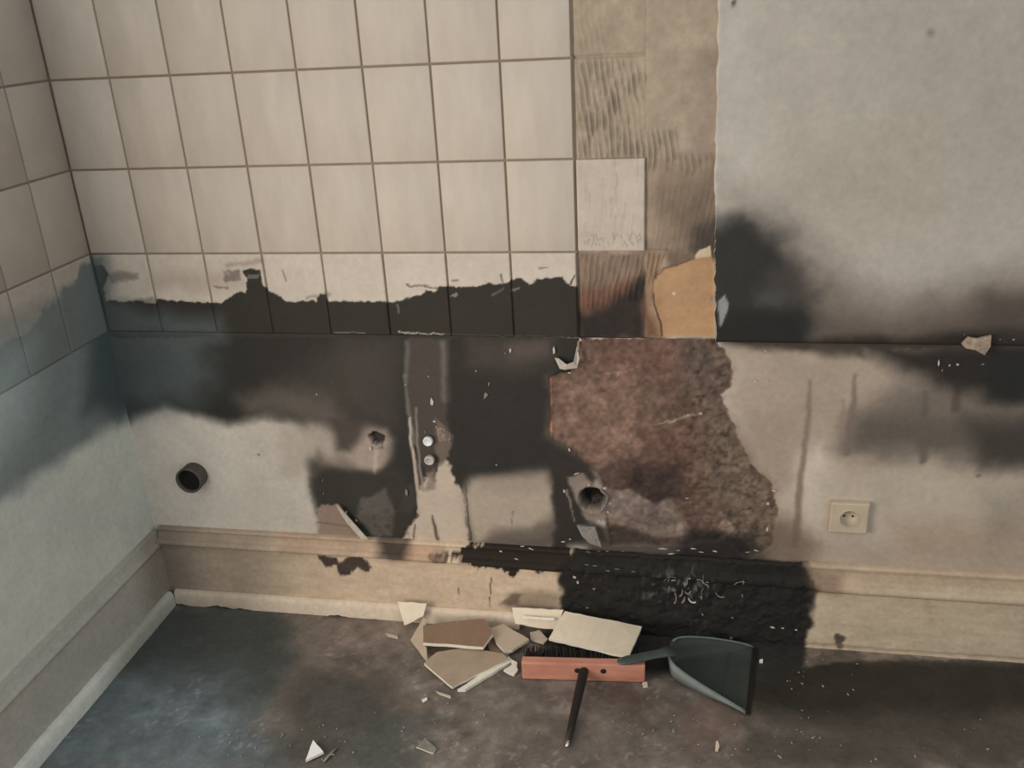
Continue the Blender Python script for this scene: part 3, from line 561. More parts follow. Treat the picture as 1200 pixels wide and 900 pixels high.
F.poly([(1.4732, -0.2455), (1.6111, -0.257), (1.5864, -0.3932), (1.475, -0.4076)], (94, 78, 70), .05, .7, .02, .05)
F.poly([(1.7936, 0.0064), (2.3018, 0.0195), (2.8526, 0.078), (2.833, 0.0385), (1.9718, -0.0388), (1.7628, -0.0892)], (116, 103, 92), .018, .9, .006)
F.poly([(0.3915, -0.018), (0.7271, -0.0075), (0.82, -0.1686), (0.7723, -0.2397), (0.6195, -0.2581), (0.4697, -0.1756)], (104, 94, 86), .05, .8, .015)
xf = axis((-.02, 0, .02), (0, 2.75, .0055), (2.75, 3.4, .1)); yf = axis((-3.4, -.85, .15), (-.85, 0.004, .0052))
XF, YF = np.meshgrid(xf, yf, indexing='ij')
ZF = .0015*(fbm(XF, YF, .03, 4, 81)-.5)*2*(YF > -.84)
cf = F.color(XF, YF)
n1 = fbm(XF, YF, .16, 5, 82)-.5; n2 = fbm(XF, YF, .035, 5, 83)-.5; n3 = fbm(XF, YF, .012, 3, 84)
lum = cf.mean(-1); k = np.clip((lum-.07)/.16, .2, 1)*np.where(XF < .55, .6, 1)
cf *= np.exp((n1*1.6+n2*1.9)*k)[..., None]
spk = sstep(.07, .13, lum)*np.clip((n3-.66)*9, 0, 1)*np.clip((fbm(XF, YF, .11, 3, 85)-.48)*6, 0, 1); cf += (spk*.10)[..., None]
floor = link('floor', grid_mesh('floor', np.stack([XF, YF, ZF], -1), len(xf), len(yf), cf), None, M_floor)
meta(floor, 'burnt, soot-stained floor strewn with fragments', 'floor', kind='structure')

# ---------- baseboards
BB = Paint((182, 161, 138))
BB.poly([(1.7622, 0.2901), (2.7363, 0.3312), (2.807, 0.0295), (1.7875, -0.0719)], (166, 150, 129), .10, .9)  # right stretch painted duller for the weaker light there
BB.poly([(-0.0725, 0.2834), (0.3944, 0.3096), (0.3398, -0.0325), (-0.1573, -0.0744)], (142, 128, 113), .14, .9)  # left end painted dim, as less light reaches it
BB.poly([(-0.0725, 0.2834), (0.1264, 0.2946), (0.0825, -0.0542), (-0.1573, -0.0744)], (118, 107, 97), .08, .8)  # deeper painted shade close to the corner
BB.poly([(0.3866, 0.2607), (0.7528, 0.2827), (0.7457, 0.2104), (0.3746, 0.1858)], (150, 126, 108), .02, .6)
BB.poly([(1.7653, 0.2459), (2.7478, 0.2822), (2.7627, 0.2187), (1.7695, 0.1859)], (158, 136, 116), .02, .7)
BB.poly([(0.4859, 0.1931), (0.5122, 0.1866), (0.5439, 0.1833), (0.5467, 0.1669), (0.5743, 0.1908), (0.612, 0.1988), (0.6393, 0.1623), (0.6173, 0.1414), (0.5999, 0.1595), (0.5666, 0.1294), (0.5415, 0.1276), (0.536, 0.1606), (0.5051, 0.1529)], (62, 54, 49), .006, .95, .004, .012)
BB.poly([(0.6639, 0.2508), (0.7497, 0.2508), (0.7491, 0.1971), (0.7003, 0.1884), (0.6639, 0.2077)], (66, 58, 52), .026, .95)
BB.poly([(0.7433, 0.2344), (0.8419, 0.2301), (0.8383, 0.187), (0.739, 0.191)], (150, 118, 98), .02, .6)
BB.poly([(0.8055, 0.217), (0.86, 0.2233), (0.8585, 0.2045), (0.8385, 0.1897), (0.8103, 0.1905)], (70, 58, 50), .003, .8, .005, .008, .8)
BB.poly([(0.8641, 0.2156), (0.901, 0.2419), (1.0282, 0.2631), (1.1805, 0.2727), (1.1779, 0.1788), (1.1377, 0.1865), (1.0879, 0.183), (1.0518, 0.1911), (1.0318, 0.1576), (1.0134, 0.1562), (1.001, 0.1822), (0.9662, 0.1797), (0.946, 0.189), (0.9354, 0.1695), (0.9273, 0.1878), (0.8981, 0.2018)], (46, 41, 37), .004, 1, .007, .012)
BB.poly([(0.9939, 0.0561), (1.0197, 0.1024), (1.0621, 0.1166), (1.1466, 0.1122), (1.1448, 0.0574), (1.0168, 0.0469)], (120, 104, 90), .02, .7)
BB.poly([(0.9896, 0.0641), (1.0197, 0.1024), (1.0479, 0.11), (1.0318, 0.0648)], (86, 74, 64), .012, .7)
BB.line([(0.8748, 0.1105), (0.8783, 0.0636)], (84, 70, 58), .003, .002, .002, .9)
BB.line([(0.9692, 0.153), (0.9589, 0.0617)], (84, 68, 54), .003, .003, .002, .9)
BB.poly([(1.1493, 0.1979), (1.229, 0.2809), (1.3801, 0.2854), (1.6808, 0.3044), (1.7716, 0.2413), (1.7972, 0.1677), (1.7856, 0.1023), (1.7811, 0.0493), (1.7736, -0.0239), (1.1403, -0.0839), (1.1563, 0.0584)], (41, 39, 37), .018, 1, .008)
BB.poly([(1.7656, 0.2409), (1.847, 0.2268), (1.8516, 0.1719), (1.7912, 0.1672)], (110, 92, 76), .03, .7)
BB.line([(1.8586, 0.0377), (1.8608, 0.0112)], (70, 62, 54), .022, .016, .006, .9, .004, .01)
BB.line([(1.7814, 0.0147), (1.9776, 0.0114), (2.2937, 0.0151)], (120, 104, 88), .008, .006, .006, .6)
BB.line([(2.0509, 0.1622), (2.0679, 0.1003)], (150, 130, 110), .02, .02, .03, .5)
xb = axis((.016, 2.75, .0042), (2.75, 3.3, .05))
ZTOP = .246
def prof(x):
    zb = np.interp(x, [.2, .7, 1.8, 2.4], [.198, .196, .176, .172])
    rows = []
    for t in np.linspace(0, 1, 40): rows.append((-.0175+0*x, .0+t*(zb-.004)))
    for dy, t in ((-.026, 0), (-.032, .10), (-.032, .24), (-.0225, .34), (-.016, .36), (-.0145, .5), (-.0125, .7), (-.0125, .82), (-.0155, .88), (-.0150, .95), (-.010, 1.0), (.004, 1.0)):
        rows.append((dy+0*x, zb+t*(ZTOP-zb)))
    return np.stack([r[0] for r in rows], 1), np.stack([r[1] for r in rows], 1)
YB, ZBb = prof(xb); XB = np.repeat(xb[:, None], YB.shape[1], 1)
cb = BB.color(XB, ZBb)
burn = 1-sstep(-.02, .01, sdf([(1.1493, 0.1979), (1.229, 0.2809), (1.3801, 0.2854), (1.6808, 0.3044), (1.7716, 0.2413), (1.7972, 0.1677), (1.7856, 0.1023), (1.7811, 0.0493), (1.7736, -0.0239), (1.1403, -0.0839), (1.1563, 0.0584)], XB, ZBb))
crk = np.abs(fbm(XB*.6, ZBb, .022, 3, 91)-.5)
YB = YB*(1-burn*.55)-burn*.55*.016+burn*(.009*(fbm(XB, ZBb, .035, 5, 92)-.5)*2+.004*sstep(.06, .0, crk))
clus = np.exp(-((XB-1.46)/.07)**2-((ZBb-.155)/.05)**2)+.25*np.clip(fbm(XB, ZBb, .06, 3, 90)-.5, 0, 1)*3
cb += (burn*clus*np.clip(fbm(XB*1.5, ZBb*.8, .012, 4, 93)-.58, 0, 1)*.9)[..., None]
cb *= (1+(1-burn)*.25*(fbm(XB*.25, ZBb, .012, 3, 94)-.5))[..., None]
baseboard_back = link('baseboard_back', grid_mesh('baseboard_back', np.stack([XB, YB, ZBb], -1), len(xb), YB.shape[1], cb), None, M_char)
meta(baseboard_back, 'cream moulded baseboard along the back wall, charred black in the middle', 'baseboard', kind='structure')
# lath along its foot, broken off at the rubble
LA = Paint((196, 178, 158))
LA.poly([(-0.0164, 0.0579), (0.3065, 0.0819), (0.2814, -0.0675), (-0.0502, -0.0962)], (158, 144, 130), .09, .85)  # shade of the corner painted on the lath's left end
LA.line([(0.0929, -0.0021), (0.267, 0.003)], (140, 118, 100), .006, .003, .008, .5)
LA.line([(0.6273, 0.0148), (0.8253, 0.0311)], (208, 192, 172), .01, .01, .02, .5)
xl = axis((.036, 1.042, .0045)); pl = [(-.0185, .047), (-.026, .046), (-.031, .042), (-.033, .034), (-.034, .022), (-.0345, .012), (-.0345, .001)][::-1]
XA = np.repeat(xl[:, None], 7, 1); YA = np.array([p[0] for p in pl])[None]+0*XA; ZA = np.array([p[1] for p in pl])[None]+0*XA
ZA = ZA+np.where(ZA < .004, .012*np.clip(fbm(XA, ZA*0, .05, 4, 95)-.56, 0, 1)*3, 0)+.002*(fbm(XA, XA*0, .2, 2, 96)-.5)
YA = YA-.002*(fbm(XA, ZA, .05, 3, 97)-.5)
link('floor_lath', grid_mesh('floor_lath', np.stack([XA, YA, ZA], -1), len(xl), 7, LA.color(XA, ZA)), baseboard_back, M_char)
# left baseboard
BL = Paint((150, 147, 139)); BL.poly([(-0.0943, 0.3437), (0.2105, 0.162), (0.0984, -0.1349), (-0.1279, 0.0348)], (116, 106, 96), .08, .7)  # corner dimness painted into the far end of the board
yb = axis((-3.3, -.9, .2), (-.9, -.012, .006))
zbl = np.linspace(0, 1, 26); rows = [(.0175, t*.19) for t in zbl]+[(.024, .192), (.026, .198), (.022, .204), (.014, .207), (.012, .228), (.010, .235), (-.004, .236)]
YQ = np.repeat(yb[:, None], len(rows), 1); XQ = np.array([r[0] for r in rows])[None]+0*YQ; ZQ = np.array([r[1] for r in rows])[None]+0*YQ
baseboard_left = link('baseboard_left', grid_mesh('baseboard_left', np.stack([XQ, YQ, ZQ], -1), len(yb), len(rows), BL.color(YQ, ZQ), flip=True), None, M_char)
meta(baseboard_left, 'dull grey-cream baseboard along the left wall', 'baseboard', kind='structure')
LL = Paint((186, 187, 179)); LL.poly([(-0.2617, 0.2153), (0.1694, -0.0909), (0.0642, -0.3701), (-0.3499, -0.0131)], (140, 138, 130), .12, .85)  # lath painted darker towards the corner, as shade
rows = [(.036, .001), (.036, .03), (.034, .042), (.030, .047), (.018, .048)]
yb2 = axis((-3.3, -.9, .2), (-.9, -.036, .006))
YQ = np.repeat(yb2[:, None], 5, 1); XQ = np.array([r[0] for r in rows])[None]+0*YQ+.002*(fbm(YQ, YQ*0, .05, 3, 98)-.5); ZQ = np.array([r[1] for r in rows])[None]+0*YQ+.003*(fbm(YQ, YQ*0, .12, 2, 99)-.5)
link('floor_lath', grid_mesh('floor_lath', np.stack([XQ, YQ, ZQ], -1), len(yb2), 5, LL.color(YQ, ZQ), flip=True), baseboard_left, M_char)

# ---------- paint chips that still cling to the walls
rf = random.Random(21)
def chip_mesh(seed, m, curl=.25):
    r = random.Random(seed); n = r.randint(6, 9); bm = bmesh.new()
    P = [(math.cos(2*math.pi*k/n)*.5*r.uniform(.25, 1), math.sin(2*math.pi*k/n)*.5*r.uniform(.25, 1)) for k in range(n)]
    top = [bm.verts.new((x, -.08-curl*(x*x+.4*y), y)) for x, y in P]; bot = [bm.verts.new((x, -.0-curl*(x*x+.4*y), y)) for x, y in P]
    bm.faces.new(top); bm.faces.new(bot[::-1])
    for k in range(n): bm.faces.new((top[k], bot[k], bot[(k+1) % n], top[(k+1) % n]))
    me = bm_mesh(bm, 'paint_chip'); me.materials.append(m); return me
chips = [chip_mesh(s, M_flake) for s in range(5)]; chips_d = [chip_mesh(s+9, M_flake_d) for s in range(5)]
def chip(p, sx, sz, rot=0, dark=False, parent=None, tilt=0):
    me = rf.choice(chips_d if dark else chips); o = link('paint_chip', me, parent or wall_back, None, p)
    o.scale = (sx, min(sx, sz)*.5, sz); o.rotation_euler = (rf.uniform(-.15, .15)+tilt, rot, rf.uniform(-.2, .2)); return o
def chips_at(pts, s0, s1, rot, dark, parent=None):
    for p in pts: chip(p, rf.uniform(s0, s1), rf.uniform(s0, s1)*.8, rot+rf.uniform(-.5, .5), dark, parent)
chip([(0.8468, -0.001, 0.6526)][0], .014, .034, .1); chip([(0.844, -0.001, 0.7189)][0], .005, .006)
chip([(0.8485, -0.001, 0.5966)][0], .011, .010); chip([(0.8517, -0.001, 0.5825)][0], .006, .006); chip([(0.8613, -0.001, 0.5663)][0], .014, .026, .2, True)
chip([(0.8841, -0.001, 0.548)][0], .008, .022, .2, True); chip([(0.7864, -0.001, 0.5969)][0], .006, .010); chip([(0.7829, -0.001, 0.6946)][0], .005, .005)
chip([(0.8215, -0.001, 0.5672)][0], .003, .014, 0, True)
chip([(0.9843, -0.001, 0.6725)][0], .012, .026, .3, True); chip([(0.9947, -0.001, 0.7021)][0], .005, .018, .2, True); chip([(0.9651, -0.001, 0.735)][0], .009, .010, 0, True)
chip([(1.052, -0.001, 0.7895)][0], .007, .018, .2); chip([(1.0393, -0.001, 0.7827)][0], .005, .008, 0, True)
chip([(1.1565, -0.001, 0.7934)][0], .008, .026, .1); chip([(1.2196, -0.001, 0.82)][0], .012, .014); chip([(1.1913, -0.001, 0.7356)][0], .014, .006)
chip([(0.5458, -0.001, 0.6629)][0], .007, .007); chip([(0.5915, -0.001, 0.6969)][0], .004, .004, 0, True); chip([(1.0005, -0.001, 0.4806)][0], .01, .012, 0, True)
chip([(0.6722, -0.004, 0.5147)][0], .010, .018, .2); chip([(0.7001, -0.004, 0.5182)][0], .016, .014, .4, True)
chip([(0.3573, -0.001, 0.4828)][0], .008, .012, 0, True)
chip([(2.0515, -0.004, 0.8215)][0], .014, .010); chip([(2.0502, -0.004, 0.8449)][0], .010, .008, 0, True)
chip([(2.0055, -0.002, 0.7782)][0], .005, .018); chip([(2.0288, -0.002, 0.7726)][0], .009, .006); chip([(2.0442, -0.002, 0.7749)][0], .014, .008); chip([(2.0147, -0.002, 0.7602)][0], .007, .007, .5, True)
chip([(2.0958, -0.002, 0.776)][0], .013, .006, 0, True); chip([(2.148, -0.004, 0.8346)][0], .014, .005); chip([(2.1212, -0.004, 0.8342)][0], .006, .006, 0, True)
chip([(1.6193, -0.001, 0.7239)][0], .016, .006); chip([(1.6457, -0.001, 0.7245)][0], .007, .006); chip([(1.6378, -0.003, 0.8002)][0], .006, .005)
chip([(1.6769, -0.001, 0.4412)][0], .014, .010); chip([(1.6651, -0.001, 0.4053)][0], .014, .010); chip([(1.667, -0.001, 0.3335)][0], .010, .014); chip([(2.1228, -0.001, 0.5016)][0], .010, .018, .3, True)
chip([(1.4991, -0.001, 0.6406)][0], .013, .010); chip([(1.5156, -0.001, 0.9214)][0], .008, .024, .2, True)
chip([(1.1856, -0.001, 0.5314)][0], .012, .014); chip([(1.1695, -0.001, 0.4155)][0], .009, .018); chip([(1.2011, -0.003, 0.4666)][0], .024, .007, -.5); chip([(1.4727, -0.001, 0.4094)][0], .012, .005)
chip([(1.1809, -0.003, 0.2747)][0], .007, .008); chip([(0.5838, -0.006, 0.3238)][0], .014, .010, .3); chip([(0.6102, -0.008, 0.3003)][0], .010, .018, -.3, True); chip([(0.6111, -0.008, 0.2685)][0], .010, .018, .3)
chip([(0.5275, -0.002, 0.4145)][0], .004, .014, .5, True); chip([(0.5245, -0.002, 0.3757)][0], .004, .012, 0, True); chip([(0.7548, -0.002, 0.39)][0], .016, .024, .2, True)
chips_at([(1.2564, -0.004, 0.3355), (1.2782, -0.004, 0.3616), (1.2848, -0.004, 0.3866), (1.2705, -0.004, 0.4296), (1.2324, -0.004, 0.4374)], .008, .014, 0, False)
# the two larger torn flaps
def flap(name, pts, th, m, parent, origin=(0, 0, 0), sub=False):
    bm = bmesh.new(); P = [Vector(p) for p in pts]; n = Vector((0, 0, 0))
    for i in range(len(P)): n += P[i].cross(P[(i+1) % len(P)])
    n.normalize(); A = [bm.verts.new(p) for p in P]; B = [bm.verts.new(p-n*th) for p in P]
    bm.faces.new(A); bm.faces.new(B[::-1])
    for k in range(len(P)): bm.faces.new((A[k], B[k], B[(k+1) % len(P)], A[(k+1) % len(P)]))
    bmesh.ops.triangulate(bm, faces=[f for f in bm.faces if len(f.verts) > 4])
    return link(name, bm_mesh(bm, name, origin), parent, m)
flap('paint_flap', [(1.1583, -0.004, 0.7752), (1.1693, -0.01, 0.7756), (1.1873, -0.012, 0.7617), (1.2036, -0.012, 0.7684), (1.2119, -0.006, 0.8069), (1.2171, -0.006, 0.7749), (1.2103, -0.004, 0.7503), (1.182, -0.006, 0.7461), (1.1702, -0.008, 0.7489)], .0012, M_flake, wall_back)
flap('plaster_patch', [(2.043, -0.008, 0.8267), (2.054, -0.01, 0.8432), (2.0702, -0.014, 0.8411), (2.0991, -0.01, 0.8477), (2.0999, -0.013, 0.8236), (2.0924, -0.008, 0.802), (2.0699, -0.015, 0.8161), (2.0525, -0.009, 0.8175)], .006, M_patch, wall_back)
flap('paint_flap', [(1.1999, -0.006, 0.3184), (1.2461, -0.012, 0.3223), (1.2635, -0.022, 0.2692), (1.2353, -0.02, 0.2763), (1.2131, -0.012, 0.2926)], .0015, M_flake_d, wall_back)
flap('paint_flap', [(0.5603, -0.012, 0.347), (0.576, -0.018, 0.341), (0.6427, -0.022, 0.2527), (0.6235, -0.022, 0.2515), (0.5832, -0.014, 0.2971)], .0015, M_flake, wall_back)
# chips and splinters on the charred baseboard, pale ones painted as glints
SPL = [([(1.4549, -0.02, 0.2705), (1.4903, -0.02, 0.2778), (1.5443, -0.02, 0.2739), (1.5113, -0.02, 0.2692), (1.4362, -0.02, 0.2592), (1.4149, -0.02, 0.2728)], .03, .004, False), ([(1.2305, -0.02, 0.2505), (1.2567, -0.02, 0.2548), (1.2783, -0.02, 0.2562), (1.3171, -0.02, 0.2588), (1.2461, -0.03, 0.217), (1.2265, -0.03, 0.2182), (1.2786, -0.03, 0.2039), (1.3046, -0.03, 0.2109), (1.3434, -0.03, 0.206)], .018, .004, True),
       ([(1.1913, -0.02, 0.1724), (1.1998, -0.02, 0.1572)], .012, .018, False), ([(1.4438, -0.025, 0.1841), (1.4839, -0.025, 0.1922), (1.522, -0.025, 0.1848)], .024, .005, False), ([(1.4335, -0.022, 0.1553), (1.5016, -0.022, 0.1605), (1.5309, -0.022, 0.168), (1.4509, -0.022, 0.1384), (1.4684, -0.022, 0.1214), (1.515, -0.022, 0.1356), (1.6154, -0.022, 0.1487), (1.6157, -0.022, 0.1898)], .006, .018, True),
       ([(1.6421, -0.02, 0.2829), (1.6221, -0.02, 0.2766)], .024, .004, False), ([(1.7183, -0.02, 0.0566), (1.7517, -0.02, 0.0543), (1.6932, -0.02, 0.057)], .016, .006, False), ([(1.2227, -0.02, 0.0786), (1.2416, -0.02, 0.1391), (1.3556, -0.02, 0.2765), (1.5933, -0.02, 0.0775), (1.5186, -0.02, 0.0818)], .010, .008, True),
       ([(1.0605, -0.03, 0.2637), (1.0824, -0.03, 0.2574), (1.0035, -0.03, 0.2444), (1.0429, -0.03, 0.2237), (0.9969, -0.022, 0.1967), (1.167, -0.03, 0.2834)], .020, .006, False)]
SPL.append(([(1.5936, -0.022, 0.0149)], .014, .012, True))
for pts, sx, sz, dk in SPL:
    for p in pts: chip(p, sx*rf.uniform(.6, 1.2), sz*rf.uniform(.7, 1.3), rf.uniform(-.25, .25), dk, baseboard_back)

# curled strips of blistered paint, pale arcs standing for glints
rc_ = random.Random(40)
for px in [(1.4203, -0.026, 0.1934), (1.4376, -0.026, 0.174), (1.4529, -0.026, 0.1544), (1.4671, -0.026, 0.1866), (1.4804, -0.026, 0.1618), (1.4957, -0.026, 0.1422), (1.5074, -0.026, 0.1793), (1.5249, -0.026, 0.1549), (1.4618, -0.026, 0.1343), (1.5321, -0.026, 0.1965), (1.5644, -0.026, 0.1682), (1.6101, -0.026, 0.1717), (1.488, -0.026, 0.1984), (1.434, -0.026, 0.1321)]:
    bm = bmesh.new(); n = 6; rad = rc_.uniform(.008, .018); a0 = rc_.uniform(0, 6.28); w_ = rc_.uniform(.0012, .0028); A = []; B = []
    for k in range(n+1):
        a_ = a0+k/n*rc_.uniform(1.2, 2.0); p = Vector((math.cos(a_)*rad, -.003*math.sin(k/n*3.14), math.sin(a_)*rad*1.3)); q = p*(1+w_/rad); q.y -= .002
        A.append(bm.verts.new(p)); B.append(bm.verts.new(q))
    for k in range(n): bm.faces.new((A[k], A[k+1], B[k+1], B[k]))
    o = link('paint_curl_or_glint', bm_mesh(bm, 'paint_curl_or_glint'), baseboard_back, M_flake_d if rc_.random() < .6 else M_flake, px)
    o.modifiers.new('thick', 'SOLIDIFY').thickness = .0006

# ================================================================ THINGS
# ---- wall socket
(sx, sy, sz) = [(1.8522, -0.01, 0.381)][0]; sw, sh = .088, .083
t = empty('wall_socket', (sx, -.002, sz-sh/2))
meta(t, 'square yellowed round-cup wall socket low on the sooty wall above the baseboard', 'socket')
bm = bmesh.new(); seg = 40; hw, hh = sw/2, sh/2; y0, y1 = .001, -.0145; rc = .0215
def sq(k, a, b):
    th = 2*math.pi*k/seg; c, s = math.cos(th), math.sin(th); m = max(abs(c), abs(s)); return c/m*a, s/m*b
rings = []
for a, b, y in ((hw, hh, y0), (hw-.0006, hh-.0006, y1+.003), (hw-.004, hh-.004, y1)):
    rings.append([bm.verts.new((*(lambda q: (q[0], y, q[1]))(sq(k, a, b)),)) for k in range(seg)])
for r, y in ((rc+.003, y1), (rc+.002, y1-.0015), (rc, y1-.0012)):
    rings.append([bm.verts.new((r*math.cos(2*math.pi*k/seg), y, r*math.sin(2*math.pi*k/seg))) for k in range(seg)])
for A, B in zip(rings[:-1], rings[1:]):
    for k in range(seg): bm.faces.new((A[k], A[(k+1) % seg], B[(k+1) % seg], B[k]))
for v in bm.verts: v.co += Vector((0, .002, hh))
link('cover_plate', bm_mesh(bm, 'cover_plate'), t, M_socket)
bm = bmesh.new(); lathe_bm(bm, [(rc, -.0008), (rc-.001, .006), (rc-.0015, .0135), (0, .0135)], (0, y1+.002, hh), (0, 1, 0), 32)
link('cup', bm_mesh(bm, 'cup'), t, M_socket)
for dx in (-.0095, .0095):
    bm = bmesh.new(); lathe_bm(bm, [(0, -.0006), (.0028, -.0006), (.0028, .001)], (dx, y1+.0155, hh), (0, 1, 0), 12); link('pin_hole', bm_mesh(bm, 'pin_hole'), t, M_hole)
bm = bmesh.new(); box_bm(bm, (-.0025, y1+.004, hh+.014), (.0025, y1+.016, hh+.021), .0008, 1); link('earth_clip', bm_mesh(bm, 'earth_clip'), t, M_metal)

# ---- two capped pipe ends
def cap(px, r, m, label, tilt):
    x, y, z = px; t = empty('pipe_cap', (x, .002, z)); meta(t, label, 'pipe cap')
    bm = bmesh.new(); lathe_bm(bm, [(r*.62, .004), (r*.62, -.010)], (0, 0, 0), (0, 1, 0), 20); link('pipe_end', bm_mesh(bm, 'pipe_end'), t, M_pipe)
    bm = bmesh.new(); lathe_bm(bm, [(r*.9, -.008), (r, -.009), (r, -.017), (r*.9, -.0195), (r*.72, -.0195), (r*.66, -.0182), (0, -.0182)], (0, 0, 0), (0, 1, 0), 28)
    o = link('cap', bm_mesh(bm, 'cap'), t, m); o.rotation_euler = tilt
cap([(0.8303, -0.016, 0.5463)][0], .0125, M_white, 'bright white round pipe cap on the sooty wall, the upper of two', (0, 0, 0))
cap([(0.8278, -0.016, 0.4943)][0], .0128, M_grey, 'grimy grey-white round pipe cap just under the bright white one', (.12, 0, .1))

# ---- drain pipe stub on the left
x, y, z = [(0.1548, -0.035, 0.4148)][0]
t = empty('drain_stub', (x+.006, 0, z)); meta(t, 'short grey drain pipe stub sticking out of the pale wall at left', 'pipe')
bm = bmesh.new(); lathe_bm(bm, [(.0355, .010), (.0355, -.026), (.037, -.030), (.037, -.038), (.035, -.0395), (.032, -.0385), (.031, -.03)], (0, 0, 0), (0, 1, 0), 36)
link('pipe', bm_mesh(bm, 'pipe'), t, M_dpipe)
bm = bmesh.new(); lathe_bm(bm, [(.031, -.031), (.0305, -.0045), (0, -.0045)], (0, 0, 0), (0, 1, 0), 36); link('bore', bm_mesh(bm, 'bore'), t, M_hole)
# ---- rim of the torn hole, part of the wall
bm = bmesh.new(); lathe_bm(bm, [(.034, .006), (.0345, -.004), (.0375, -.005), (.038, .004)], (hx, 0, hz), (0, 1, 0), 30)
for v in bm.verts:
    a = math.atan2(v.co.z-hz, v.co.x-hx); s = 1+.06*math.sin(3*a+1)+.04*math.sin(7*a); v.co.x = hx+(v.co.x-hx)*s; v.co.z = hz+(v.co.z-hz)*s
    if a > .9 or a < -2.2: v.co.y += .008
link('hole_rim', bm_mesh(bm, 'hole_rim'), wall_back, M_flake_d)

# ---- broken tile pieces
def shard(label, pts, th, top=M_face, bottom=None, edge=M_edge, name='tile_fragment', cat='tile fragment'):
    """pts: corner points of the upper face; th: thickness"""
    P = [Vector(p) for p in pts]; n = Vector((0, 0, 0)); c = sum(P, Vector())/len(P)
    for i in range(len(P)): n += (P[i]-c).cross(P[(i+1) % len(P)]-c)
    n.normalize()
    if n.dot(Vector((1.46, -2, 1.56))-c) < 0: n = -n; P = P[::-1]
    # break the outline a little
    Q = []; r = random.Random(len(label))
    for i in range(len(P)):
        a, b = P[i], P[(i+1) % len(P)]; Q.append(a)
        L = (b-a).length; k = int(L/.022)
        tdir = (b-a).cross(n).normalized()
        for j in range(1, k+1): Q.append(a.lerp(b, j/(k+1))+tdir*r.uniform(-.0012, .0012))
    zmin = min((q-n*th).z for q in Q); dz = max(0, .0012-zmin); Q = [q+Vector((0, 0, dz)) for q in Q]
    org = Vector((c.x, c.y, .001)); bm = bmesh.new()
    A = [bm.verts.new(q) for q in Q]; I = [bm.verts.new(q-n*th*.98) for q in Q]
    f = bm.faces.new(A); f.material_index = 0; f = bm.faces.new(I[::-1]); f.material_index = 1
    for k in range(len(Q)):
        f = bm.faces.new((A[k], I[k], I[(k+1) % len(Q)], A[(k+1) % len(Q)])); f.material_index = 2
    bmesh.ops.triangulate(bm, faces=[f for f in bm.faces if len(f.verts) > 4])
    bm.normal_update()
    o = link(name, bm_mesh(bm, name, org), None, [top, bottom or M_back, edge], org); meta(o, label, cat); return o
M_pale = mat('pale_tile_glaze', L3(202, 185, 163), rough=.45, noise=.10, nscale=25, bump=.1, bscale=60, spec=.3)  # lighter copy of the fragment glaze, painted as if catching more light
shard('large pale tile fragment propped on the bristles behind the red block, nearly a whole tile', [(1.1354, -0.126, 0.0551)] + [(1.1669, -0.042, 0.0795), (1.3666, -0.055, 0.0579)] + [(1.3417, -0.178, 0.0583)], .008, top=M_pale)
shard('big tan fragment in front, pointed end towards the camera', [(0.8278, -0.215, 0.02), (0.8534, -0.1814, 0.03), (0.9217, -0.1566, 0.03), (1.0222, -0.1583, 0.022), (1.0378, -0.1713, 0.018), (0.9174, -0.2828, 0.012)], .009, top=M_tan)
shard('long pale strip fragment peeping from under the big tan fragment', [(0.9311, -0.2868, 0.009), (0.9499, -0.2845, 0.009), (1.0473, -0.1658, 0.009), (1.0335, -0.151, 0.009)], .008, top=M_edge)
shard('brown-backed fragment lying face down on top of the fragment heap', [(0.8151, -0.1687, 0.046), (0.7981, -0.1059, 0.05), (0.8717, -0.0835, 0.053), (0.9551, -0.0632, 0.053), (0.9874, -0.1109, 0.046), (0.9716, -0.1648, 0.044)], .010, top=M_back, bottom=M_face)
shard('pale narrow triangular fragment at the left end of the fragment heap', [(0.7894, -0.0743, 0.05), (0.8122, -0.153, 0.036), (0.8312, -0.2097, 0.024), (0.7964, -0.1615, 0.014), (0.7638, -0.1214, 0.012)], .007)
shard('pale fragment with a curved left edge beside the red block', [(0.9705, -0.0762, 0.034), (1.0036, -0.0571, 0.036), (1.04, -0.0811, 0.033), (1.0789, -0.0991, 0.026), (1.0413, -0.1415, 0.021), (1.0223, -0.1471, 0.021), (0.9953, -0.1217, 0.028)], .010)
shard('narrow brown fragment wedged between the brown-backed piece and the curved one', [(0.9548, -0.05, 0.018), (0.9701, -0.0802, 0.015), (1.0008, -0.1203, 0.011), (1.0335, -0.1389, 0.01), (1.0173, -0.1595, 0.009), (0.9817, -0.1373, 0.012)], .006, top=M_back)
shard('small pale stub of tile between the large propped fragment and the lath end', [(1.0751, -0.0639, 0.02), (1.0986, -0.0532, 0.022), (1.1248, -0.0786, 0.014), (1.1153, -0.0919, 0.01), (1.0799, -0.0822, 0.01)], .006)
shard('splintered pale strip lying along the foot of the baseboard', [(1.0257, -0.04, 0.0772), (1.1622, -0.04, 0.0803), (1.1456, -0.062, 0.033), (1.1185, -0.062, 0.0334), (1.0366, -0.06, 0.0411)], .010, top=M_pale, name='lath_fragment', cat='wood fragment')
shard('thin split sliver of lath on top of the splintered pale strip', [(1.0562, -0.06, 0.0674), (1.1417, -0.058, 0.0677), (1.1399, -0.062, 0.0625), (1.0589, -0.064, 0.0625)], .004, top=M_edge, name='lath_fragment', cat='wood fragment')
shard('flap of peeled lath paint hanging onto the floor left of the fragments', [(0.7098, -0.04, 0.0708), (0.7921, -0.042, 0.0734), (0.7842, -0.058, 0.0428), (0.7344, -0.075, 0.0207)], .0015, name='paint_scrap', cat='paint scrap', top=M_pale)
